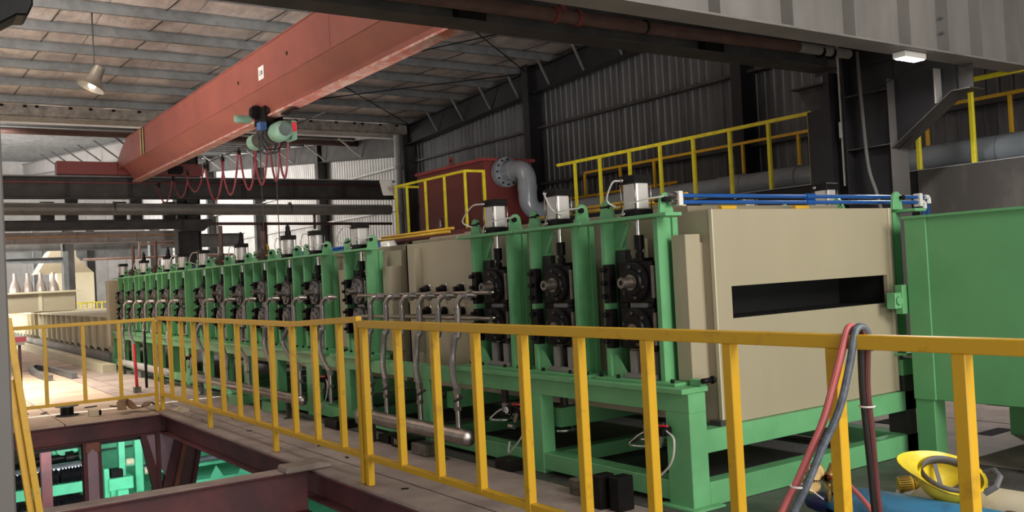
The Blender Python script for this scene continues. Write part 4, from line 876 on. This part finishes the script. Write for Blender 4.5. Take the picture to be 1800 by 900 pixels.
# ================================================================ FOREGROUND RAILINGS
RX = 2.80; W = .042
bal = lambda a, b, n: [a+(b-a)*k/n for k in range(n+1)]
post_n = [5.955, 5.45, 4.96, 4.49, 4.02, 3.545, 3.065, 2.58, 2.09, 1.62, 1.14, .66]
t = railing('guard_railing', 'yellow guard railing running from the middle to the right edge', 'y', -.2, 6.0, RX, 0, 1.147, [(y, 1 if i in (0, 4, 8) else 0) for i, y in enumerate(post_n)], YEL, .05, .197)
rings_n = [11.62, 11.15, 10.66, 10.19, 9.70, 9.21, 8.72, 8.25, 7.80, 7.31, 6.85, 6.37, 6.045]
t = thing('guard_railing', 'yellow guard railing in the middle, left of the doubled post', 'railing', (RX, 8.8, 0))
zt_ = lambda y: 1.10 if y > 7.3 else 1.10+(7.3-y)/1.28*.055
MB().bar((RX, 11.64, 1.105), (RX, 7.3, 1.10), .045, .045).build('top_rail', YEL, t, .003); MB().bar((RX, 7.3, 1.10), (RX, 6.02, 1.155), .045, .045).build('top_rail', YEL, t, .003)
MB().bar((RX, 11.64, .197), (RX, 6.02, .197), .042, .042).build('bottom_rail', YEL, t, .003)
for i, y in enumerate(rings_n): MB().bar((RX, y, 0 if i in (0, 4, 8, 12) else .197), (RX, y, zt_(y)-.02), .044, .044, (1,0,0)).build('post' if i in (0, 4, 8, 12) else 'baluster', YEL, t, .003)
railing('guard_railing', 'yellow guard railing crossing behind the far end of the pit', 'x', .9, 2.76, 11.66, 0, 1.117, [(2.745, 1), (2.35, 0), (1.96, 0), (1.562, 0), (1.17, 0)], YEL, .042, .20)
t = thing('leaning_railing', 'leaning yellow railing section at the lower left, beside the near column', 'railing', (.8, 6.7, 0))
MB().bar((.70, 6.78, 1.30), (.845, 6.72, -.1), .042, .042, (0,1,0)).build('post', YEL, t, .003)
MB().bar((.70, 6.80, .9), (.806, 6.76, -.15), .042, .042, (0,1,0)).build('post', YEL, t, .003)
MB().bar((.69, 6.80, 1.30), (.50, 7.6, 1.28), .042, .042).build('top_rail', YEL, t, .003)
t = thing('marker_post', 'purple post with red and white top beside the near column', 'post', (.98, 9, 0))
MB().box(.955, .985, 8.98, 9.02, .10, 1.03).box(1.0, 1.02, 8.98, 9.02, .5, 1.03).build('post', PURP, t)
MB().box(.90, 1.04, 8.9, 9.1, 1.03, 1.05).build('top_plate', PAPER, t); MB().prism([(.85, 1.05), (1.05, 1.05), (1.04, 1.10), (.9, 1.17), (.85, 1.17)], 1, 8.9, 9.1).build('cap', WHITE, t); MB().box(.86, 1.052, 8.895, 8.9, 1.055, 1.10).build('red_band', REDF, t)

# ================================================================ SMALL THINGS ON THE FLOOR
# gas cylinders, laid on the floor beyond the railing
def lathe_thing(name, lab, cat, c, ax, prof, m, n=28):
    t = thing(name, lab, cat, c); MB().lathe(c, ax, prof, n).build('body', m, t); return t
c0 = Vector((4.16, 3.24, .112)); axd = Vector((.03, -1.0, 0)).normalized()
t = lathe_thing('gas_cylinder', 'blue gas cylinder lying on the plates at the lower right', 'gas cylinder', c0, axd, [(0, 0), (0, .035), (.08, .04), (.14, .075), (.20, .10), (.26, .11), (1.35, .11), (1.38, .10), (1.38, 0)], BLUEC)
MB().lathe(c0, -axd, [(-.06, .055), (.02, .06), (.07, .05), (.09, .03), (.09, 0)], 18).build('valve_cap', NAVY, t)
MB().lathe(c0+axd*.98, axd, [(0, .111), (.0, .118), (.03, .118), (.03, .111)], 28).build('rubber_ring', RUST, t)
def regulator(p, d, lab, m1, m2, gauge=.045):
    t = thing('brass_regulator', lab, 'regulator', p); p = Vector(p)
    side = Vector((-.6, -.35, .12)).normalized() if d < 0 else Vector((-.8, -.5, .05)).normalized()
    MB().cyl(p+Vector((0,0,-.13)), p, .014, 12).cyl(p+Vector((0,0,-.06)), p+Vector((0,0,-.04)), .024, 6).build('stem', m2, t)
    MB().lathe(p, side, [(-.05, 0), (-.05, .022), (-.02, .03), (.02, .032), (.03, .02), (.07, .018)], 18).build('body', m2, t)
    MB().cyl(p+Vector((0,0,0)), p+Vector((.02,-.02,.07)), .02, 12).build('bonnet', m2, t)
    for k, (q, rr) in enumerate(((Vector((-.06, .04, .03)), gauge), (Vector((-.072, .055, -.035)), gauge*.95))[:2 if d < 0 else 1]):
        c = p+q; g = MB(); n = 30; ax = Vector((-.45, -.8, .25)).normalized() if d < 0 else Vector((.55, -.8, .1)).normalized()
        prof = [(-.02, 0), (-.02, rr*.9), (-.015, rr), (.02, rr), (.026, rr*.9), (.026, 0)]
        g.lathe(c, ax, prof, n); go = g.build('gauge_case', m1, t)
        kn = MB(); u = Vector((0,0,1)); a_ = (u-ax*u.dot(ax)).normalized(); b_ = ax.cross(a_)
        for j in range(26):
            th = 2*PI*j/26; e = a_*math.cos(th)+b_*math.sin(th); kn.bar(c+e*(rr+.001)-ax*.014, c+e*(rr+.001)+ax*.019, .004, .004)
        kn.build('knurling', m1, t)
    return t
regulator((4.13, 3.165, .255), -1, 'brass regulator with two round gauges on the blue cylinder', BRASSD, BRASS, .047)
c1 = Vector((4.52, 2.93, .125)); ax2 = Vector((.05, -1, 0)).normalized()
c1 = Vector((4.47, 2.93, .125))
t = lathe_thing('gas_cylinder', 'cream gas cylinder lying beside the blue one at the right edge', 'gas cylinder', c1, Vector((.02, -1, 0)).normalized(), [(0, 0), (0, .04), (.05, .05), (.10, .09), (.18, .12), (.25, .125), (1.4, .125), (1.42, 0)], CREAMC)
MB().lathe(c1, Vector((-.1, 1, 0)), [(-.05, .05), (.0, .055), (.05, .045), (.05, 0)], 16).build('valve_cap', WHITE, t)
t = thing('brass_regulator', 'yellow brass regulator gauge beside the helmet', 'regulator', (4.5, 2.95, .2))
for c, rr in ((Vector((4.475, 2.93, .195)), .045), (Vector((4.53, 2.87, .20)), .035)):
    ax = Vector((.75, -.66, .05)).normalized(); MB().lathe(c, ax, [(-.05, 0), (-.05, rr*.92), (.02, rr), (.025, rr*.9), (.025, 0)], 26).build('gauge_case', BRASSY, t)
    kn = MB(); a_ = (Vector((0,0,1))-ax*ax.z).normalized(); b_ = ax.cross(a_)
    for j in range(24): th = 2*PI*j/24; e = a_*math.cos(th)+b_*math.sin(th); kn.bar(c+e*rr*.97-ax*.045, c+e*rr-ax*-.012, .004, .004)
    kn.build('knurling', BRASSD, t)
# helmet, upside down, tilted
t = thing('safety_helmet', 'yellow safety helmet lying upside down on the gas cylinders', 'helmet', (4.28, 2.57, .335))
def helmet(t):
    H = bpy.data.objects.new('tmp', None)
    mb = MB(); n = 32; rings = 9; vs = []; A, B_, Hh = .135, .110, .135
    for i in range(rings+1):
        ph = PI/2*i/rings
        for k in range(n):
            th = 2*PI*k/n; r = math.cos(ph); vs.append((A*r*math.cos(th), B_*r*math.sin(th), -Hh*math.sin(ph)))
    fs = [(i*n+k, i*n+(k+1) % n, (i+1)*n+(k+1) % n, (i+1)*n+k) for i in range(rings) for k in range(n)]
    mb.add(vs, fs, True)
    # rim and peak
    rim = []
    for k in range(n):
        th = 2*PI*k/n; e = .014+(.075*max(0, -math.cos(th))**2.2); rim.append(((A+e)*math.cos(th) if math.cos(th) > 0 else (A+e)*math.cos(th), (B_+.014+(.0 if math.cos(th) > 0 else .0))*math.sin(th), .004+.02*max(0, -math.cos(th))))
    o = len(mb.v); mb.v += rim+[(x, y, z-.006) for x, y, z in rim]
    for k in range(n):
        j = (k+1) % n
        mb.f += [(k, j, o+j, o+k), (o+k, o+j, o+n+j, o+n+k)]; mb.sm += [True, True]
    shell = mb.build('shell', HELM, None)
    md = shell.modifiers.new('sol', 'SOLIDIFY'); md.thickness = .003
    parts = [shell]
    b = MB(); pts = [(A*.88*math.cos(a), B_*.88*math.sin(a), -.01) for a in [2*PI*k/28 for k in range(28)]]
    o = 0; vs = [(x, y, .012) for x, y, z in pts]+[(x*.97, y*.97, -.028) for x, y, z in pts]
    b.add(vs, [(k, (k+1) % 28, 28+(k+1) % 28, 28+k) for k in range(28)], True); hb = b.build('headband', GREYP, None); hb.modifiers.new('s', 'SOLIDIFY').thickness = .004; parts.append(hb)
    for a in (.5, 2.1, 3.7, 5.3):
        c = MB(); c.bar((A*.85*math.cos(a), B_*.85*math.sin(a), -.03), (A*.25*math.cos(a), B_*.25*math.sin(a), -.10), .02, .003); parts.append(c.build('cradle_strap', GREYP, None))
    c = MB(); c.tube([(A*1.0+.0, -.06, -.01), (A+.035, -.05, .03), (A+.05, 0, .045), (A+.035, .05, .03), (A, .06, -.01)], .014, 8); parts.append(c.build('ratchet_strap', GREYP, None))
    c = MB().lathe((-.02, .0, -.118), (0,0,1), [(0, .0), (0, .02), (.004, .018), (.004, 0)], 14); parts.append(c.build('maker_disc', WHITE, None))
    rd = Vector((.50, -.866, 0)); td = Vector((-.866, -.50, 0)); nz = (Vector((0,0,1))*.85+rd*.26+td*.50).normalized()
    px = -(-rd-nz*(-rd).dot(nz)).normalized(); py = nz.cross(px)
    rot = Matrix(((px.x, py.x, nz.x, 0), (px.y, py.y, nz.y, 0), (px.z, py.z, nz.z, 0), (0, 0, 0, 1))) @ Matrix.Scale(1.12, 4)
    for p in parts:
        p.parent = t; p.matrix_local = rot
helmet(t)
# welding hoses over the rail
def hose_t(lab, pts, r, m, name='welding_hose'): return tag(MB().tube(smooth_path(pts, 7), r, 10).build(name, m, None), lab, 'hose', None)
yr = 2.03
hose_t('red welding hose draped over the rail, front strand', [(2.86, 2.02, 1.10), (2.825, 2.02, 1.165), (2.79, 2.022, 1.163), (2.75, 2.027, 1.077), (2.72, 2.044, .971), (2.68, 2.062, .856), (2.64, 2.093, .751), (2.60, 2.126, .645), (2.56, 2.161, .548), (2.45, 2.28, .2), (2.42, 2.33, -.5)], .0135, RHOSE)
hose_t('blue grey welding hose draped over the rail, front strand', [(2.86, 1.975, 1.09), (2.83, 1.98, 1.163), (2.79, 1.99, 1.161), (2.75, 1.993, 1.048), (2.70, 2.01, .896), (2.64, 2.046, .764), (2.595, 2.075, .652), (2.565, 2.115, .554), (2.47, 2.25, .2), (2.45, 2.30, -.5)], .0135, GHOSE)
hose_t('black welding hose hanging behind the rail', [(2.80, 2.0, 1.16), (2.835, 2.0, 1.155), (2.85, 2.015, 1.107), (2.87, 2.033, .955), (2.90, 2.047, .788), (2.93, 2.061, .64), (2.97, 2.083, .486), (3.05, 2.12, .15), (3.12, 2.18, .015)], .0125, BHOSE)
hose_t('dark red welding hose hanging behind the rail', [(2.81, 1.985, 1.15), (2.845, 1.985, 1.15), (2.865, 2.0, 1.106), (2.88, 2.022, .954), (2.91, 2.035, .788), (2.94, 2.052, .639), (2.98, 2.071, .486), (3.08, 2.10, .15), (3.16, 2.15, .015)], .0125, DHOSE)
hose_t('red hose leading from the brass regulator across the blue cylinder', [(4.12, 3.15, .26), (4.08, 3.05, .275), (4.01, 2.94, .26), (3.907, 2.764, .20), (3.85, 2.68, .10), (3.80, 2.62, .015)], .012, RHOSE, 'regulator_hose')
tag(MB().tube([(2.595+.030*math.cos(a), 2.11+.030*math.sin(a), .64) for a in [2*PI*k/14 for k in range(14)]], .004, 6, closed=True).bar((2.60, 2.08, .64), (2.63, 2.04, .60), .006, .002).build('cable_tie', WHITE, None), 'white cable tie round the front pair of hoses', 'cable tie')
tag(MB().tube([(2.885+.026*math.cos(a), 2.03+.026*math.sin(a), .885) for a in [2*PI*k/14 for k in range(14)]], .0035, 6, closed=True).build('cable_tie', WHITE, None), 'white cable tie round the rear pair of hoses', 'cable tie')
# red pipe stand
t = thing('red_rod', 'bright red upright rod in a small block on the dusty plates', 'rod', (3.04, 14.05, 0))
MB().box(3.0, 3.09, 14.0, 14.1, 0, .08).build('block', WOOD, t); MB().cyl((3.045, 14.05, .08), (3.02, 14.03, .70), .022, 10).build('rod', REDF, t)
tag(MB().cyl((3.3, 14.6, 0), (3.3, 14.6, .85), .02, 8).build('black_prop', BLACK, None), 'black upright prop behind the red rod', 'prop')
tag(MB().cyl((3.66, 9.6, 0), (3.66, 9.6, .42), .022, 8).build('black_prop', BLACK, None), 'black upright prop beside the middle header pipe end', 'prop')
# U shaped steel on floor
m = MB(); pts = smooth_path([(2.42, 17.6, .05), (2.38, 18.6, .05), (2.45, 20.2, .06), (2.62, 20.6, .06), (2.74, 19.6, .05), (2.80, 17.6, .05)], 5)
for a, b in zip(pts[:-1], pts[1:]): m.bar(a, b, .09, .09)
tag(m.build('bent_channel', GALV, None), 'U shaped bent steel channel lying on the dusty plates', 'scrap')
t = thing('cable_spool', 'black flanged spool at the far edge of the pit', 'spool', (1.85, 12.25, 0))
MB().cyl((1.85, 12.25, .012), (1.85, 12.25, .11), .075, 20).build('core', BLACK, t); MB().cyl((1.85, 12.25, .11), (1.85, 12.25, .12), .13, 20).build('flange', GALV, t); MB().cyl((1.85, 12.25, 0), (1.85, 12.25, .012), .13, 20).build('flange', DARKB, t)
tag(MB().box(2.03, 2.13, 11.85, 11.97, 0, .075).box(2.06, 2.11, 11.845, 11.851, .015, .06).build('square_tube_end', PAPER, None), 'short square tube offcut beside the spool', 'offcut')
tag(MB().lathe((2.14, 11.88, .035), (1, 0, 0), [(0, .03), (.004, .035), (.02, .03), (.02, 0)], 12).build('tape_roll', BLACK, None), 'small black ring against the square tube offcut', 'ring')
m = MB(); pts = smooth_path([(2.36, 11.7, .06), (2.38, 11.85, .12), (2.46, 12.0, .14), (2.52, 11.85, .05), (2.60, 11.72, .06), (2.68, 11.78, .10), (2.76, 11.8, .06)], 5)
for a, b in zip(pts[:-1], pts[1:]): m.bar(a, b, .10, .012, (0,0,1))
tag(m.build('curled_strip', mat('curl', (.28, .17, .09), .5, .3), None, 0), 'curled brown metal strip beside the corner post of the pit', 'scrap')
tag(MB().prism([(2.50, 0), (2.86, 0), (2.88, .03), (2.78, .055), (2.62, .045), (2.51, .05)], 1, 6.78, 6.98).build('cardboard_bundle', mat('bundle', (.30, .24, .20), .7, bump=.4), None, .01), 'crumpled dusty bundle where the cross beam meets the pit edge', 'bundle')
tag(MB().prism([(2.88, 0), (3.0, .03), (3.04, .0)], 1, 11.3, 11.6).prism([(2.9, 0.0), (2.94, .04), (3.0, .0)], 1, 11.2, 11.4).build('crumpled_paper', PAPER, None), 'crumpled brown paper on the plates right of the corner post', 'paper')
scr = random.Random(3)
for i in range(8):
    x, y = scr.uniform(1.3, 2.7), scr.uniform(11.6, 13.6) ; a = scr.uniform(0, 3)
    tag(MB().bar((x, y, .006), (x+.15*math.cos(a), y+.15*math.sin(a), .006), .03, .01).build('metal_scrap', (RUST, BLACK, WOOD)[i % 3], None), 'small flat metal scrap on the dusty plates beyond the pit', 'scrap', 'scraps beyond the pit')
for i in range(7):
    x, y = scr.uniform(2.78, 3.3), scr.uniform(5.5, 10.5); a = scr.uniform(0, 3)
    tag(MB().bar((x, y, .005), (x+.05*math.cos(a), y+.05*math.sin(a), .005), .014, .006).build('swarf_piece', BLACK, None), 'tiny dark swarf piece on the plates by the railing', 'scrap', 'swarf by the railing')

# ================================================================ FAR LEFT BACKGROUND
t = thing('ribbed_bath', 'long beige ribbed bath running away beyond the last stand', 'tank', (4.4, 30, 0))
MB().box(3.95, 5.6, 20.1, 45, .30, .96).build('shell', BEIGE, t); MB().box(3.86, 5.7, 20.1, 45, .96, 1.0).build('rim', BEIGEL, t)
for i in range(26): MB().prism([(3.95, .2), (3.88, .3), (3.86, .96), (3.95, .96)], 1, 20.3+i*.8, 20.33+i*.8).build('rib', BEIGEL, t)
MB().box(3.8, 4.0, 19.9, 45, .08, .24).build('support_beam', GRAYB, t); MB().box(3.35, 3.58, 18.1, 45, .0, .15).build('floor_beam', BEIGEL, t)
t = thing('ribbed_bath', 'farther beige ribbed bath at the left edge', 'tank', (2.5, 40, 0))
MB().box(2.6, 4.3, 46, 57, .30, 1.15).build('shell', BEIGE, t)
t = thing('beige_trough', 'raised beige trough with flanged rim beyond the ribbed bath', 'tank', (4, 30, 1))
MB().box(2.2, 4.88, 30, 31.6, 1.02, 1.56).build('shell', BEIGE, t); MB().box(2.1, 5.03, 29.9, 31.7, 1.56, 1.61).build('rim', BEIGEL, t); MB().box(3.9, 4.0, 29.98, 30.0, 1.04, 1.56).build('rib', BEIGEL, t)
t = thing('cream_scrubber', 'cream box scrubber with sloping hood in the far background', 'scrubber', (6.7, 40, 0))
MB().box(5.9, 7.23, 40, 42, 0, 2.35).build('body', BEIGEL, t)
MB().prism([(5.9, 2.35), (7.2, 2.35), (6.6, 3.0), (6.62, 3.5), (6.2, 3.62), (5.7, 3.2), (5.2, 2.35)], 1, 40, 41.6).build('hood', BEIGE, t)
for i in range(4):
    x = 4.2+i*.42
    t = thing('steel_vessel', 'bright upright vessel, %s of four in the far left background' % ['first', 'second', 'third', 'fourth'][i], 'vessel', (x, 38, 0), 'upright vessels')
    MB().lathe((x, 38, .5), (0,0,1), [(0, .19), (1.25, .19), (1.45, .14), (1.6, .07), (1.85, .06), (1.85, 0)], 24).build('body', mat('vessel', (.26, .22, .19), .4, .4), t)
    MB().cyl((x, 38, 0), (x, 38, .5), .05, 8).build('leg', DARKB, t)
t = thing('far_grey_column', 'grey column standing in the far left background', 'column', (4.68, 30, 0))
MB().box(4.60, 4.74, 30.0, 30.15, 1.6, 2.76).build('shaft', GALV, t)
tag(MB().hbeam(0, -3, 4.6, 30.1, 2.51, .2, .16, .012, .01, 'z').build('far_grey_beam', GALV, None), 'grey crossing beam meeting the far grey column', 'beam')
t = thing('pink_pipe', 'pink horizontal pipe in the far background with a riser', 'pipe', (6, 28, 2.4))
MB().cyl((4.8, 28, 2.42), (9, 28, 2.44), .035, 8).build('pipe', PINKPIPE, t); MB().cyl((6.3, 28, 2.42), (6.3, 28, 2.9), .03, 8).build('riser', PINKPIPE, t); MB().cyl((8.9, 28, 0), (8.9, 28, 2.44), .03, 8).build('support', PINKPIPE, t)
tag(MB().cyl((5.9, 26.1, 2.72), (7.2, 26.1, 2.75), .03, 8).build('pale_pipe', PINKPIPE, None), 'pale pipe under the end of the pale ribbed girder', 'pipe')
t = railing('far_railing', 'small yellow railing far behind the trough', 'x', 5.3, 7.4, 34, 0, 1.2, [(5.4+i*.16, 0) for i in range(13)], YELB, .04, .95)
for i, (x, y) in enumerate(((5.2, 33), (7.9, 33), (9.6, 40), (6.0, 46), (8.2, 46), (3.3, 46))):
    tag(MB().hbeam(2, 0, 3.9 if y < 45 else 4.6, x, y, .3, .35, .02, .014, 'x').build('background_column', GALV if i % 2 else DARKB, None), 'background hall column, %s' % ['left of the cream scrubber', 'behind the first screw jacks', 'far right behind the pink pipe', 'behind the cream scrubber', 'deep in the far bay', 'behind the bright vessels'][i], 'column')
for i, (y, z) in enumerate(((36, 3.3), (46.5, 3.3))):
    tag(MB().hbeam(0, -6, 12, y, z, .3, .5, .02, .014, 'z').build('background_beam', GALV if i else DARKB, None), ('nearer', 'farther')[i]+' crossing beam deep in the far bay', 'beam')
tag(MB().box(8.2, 9.4, 30, 31.5, 0, 2.2).build('pale_cabinet', BEIGEL, None), 'pale cabinet behind the farthest cylinders', 'cabinet')

for o in bpy.data.objects:
    if '_loc' in o: del o['_loc']
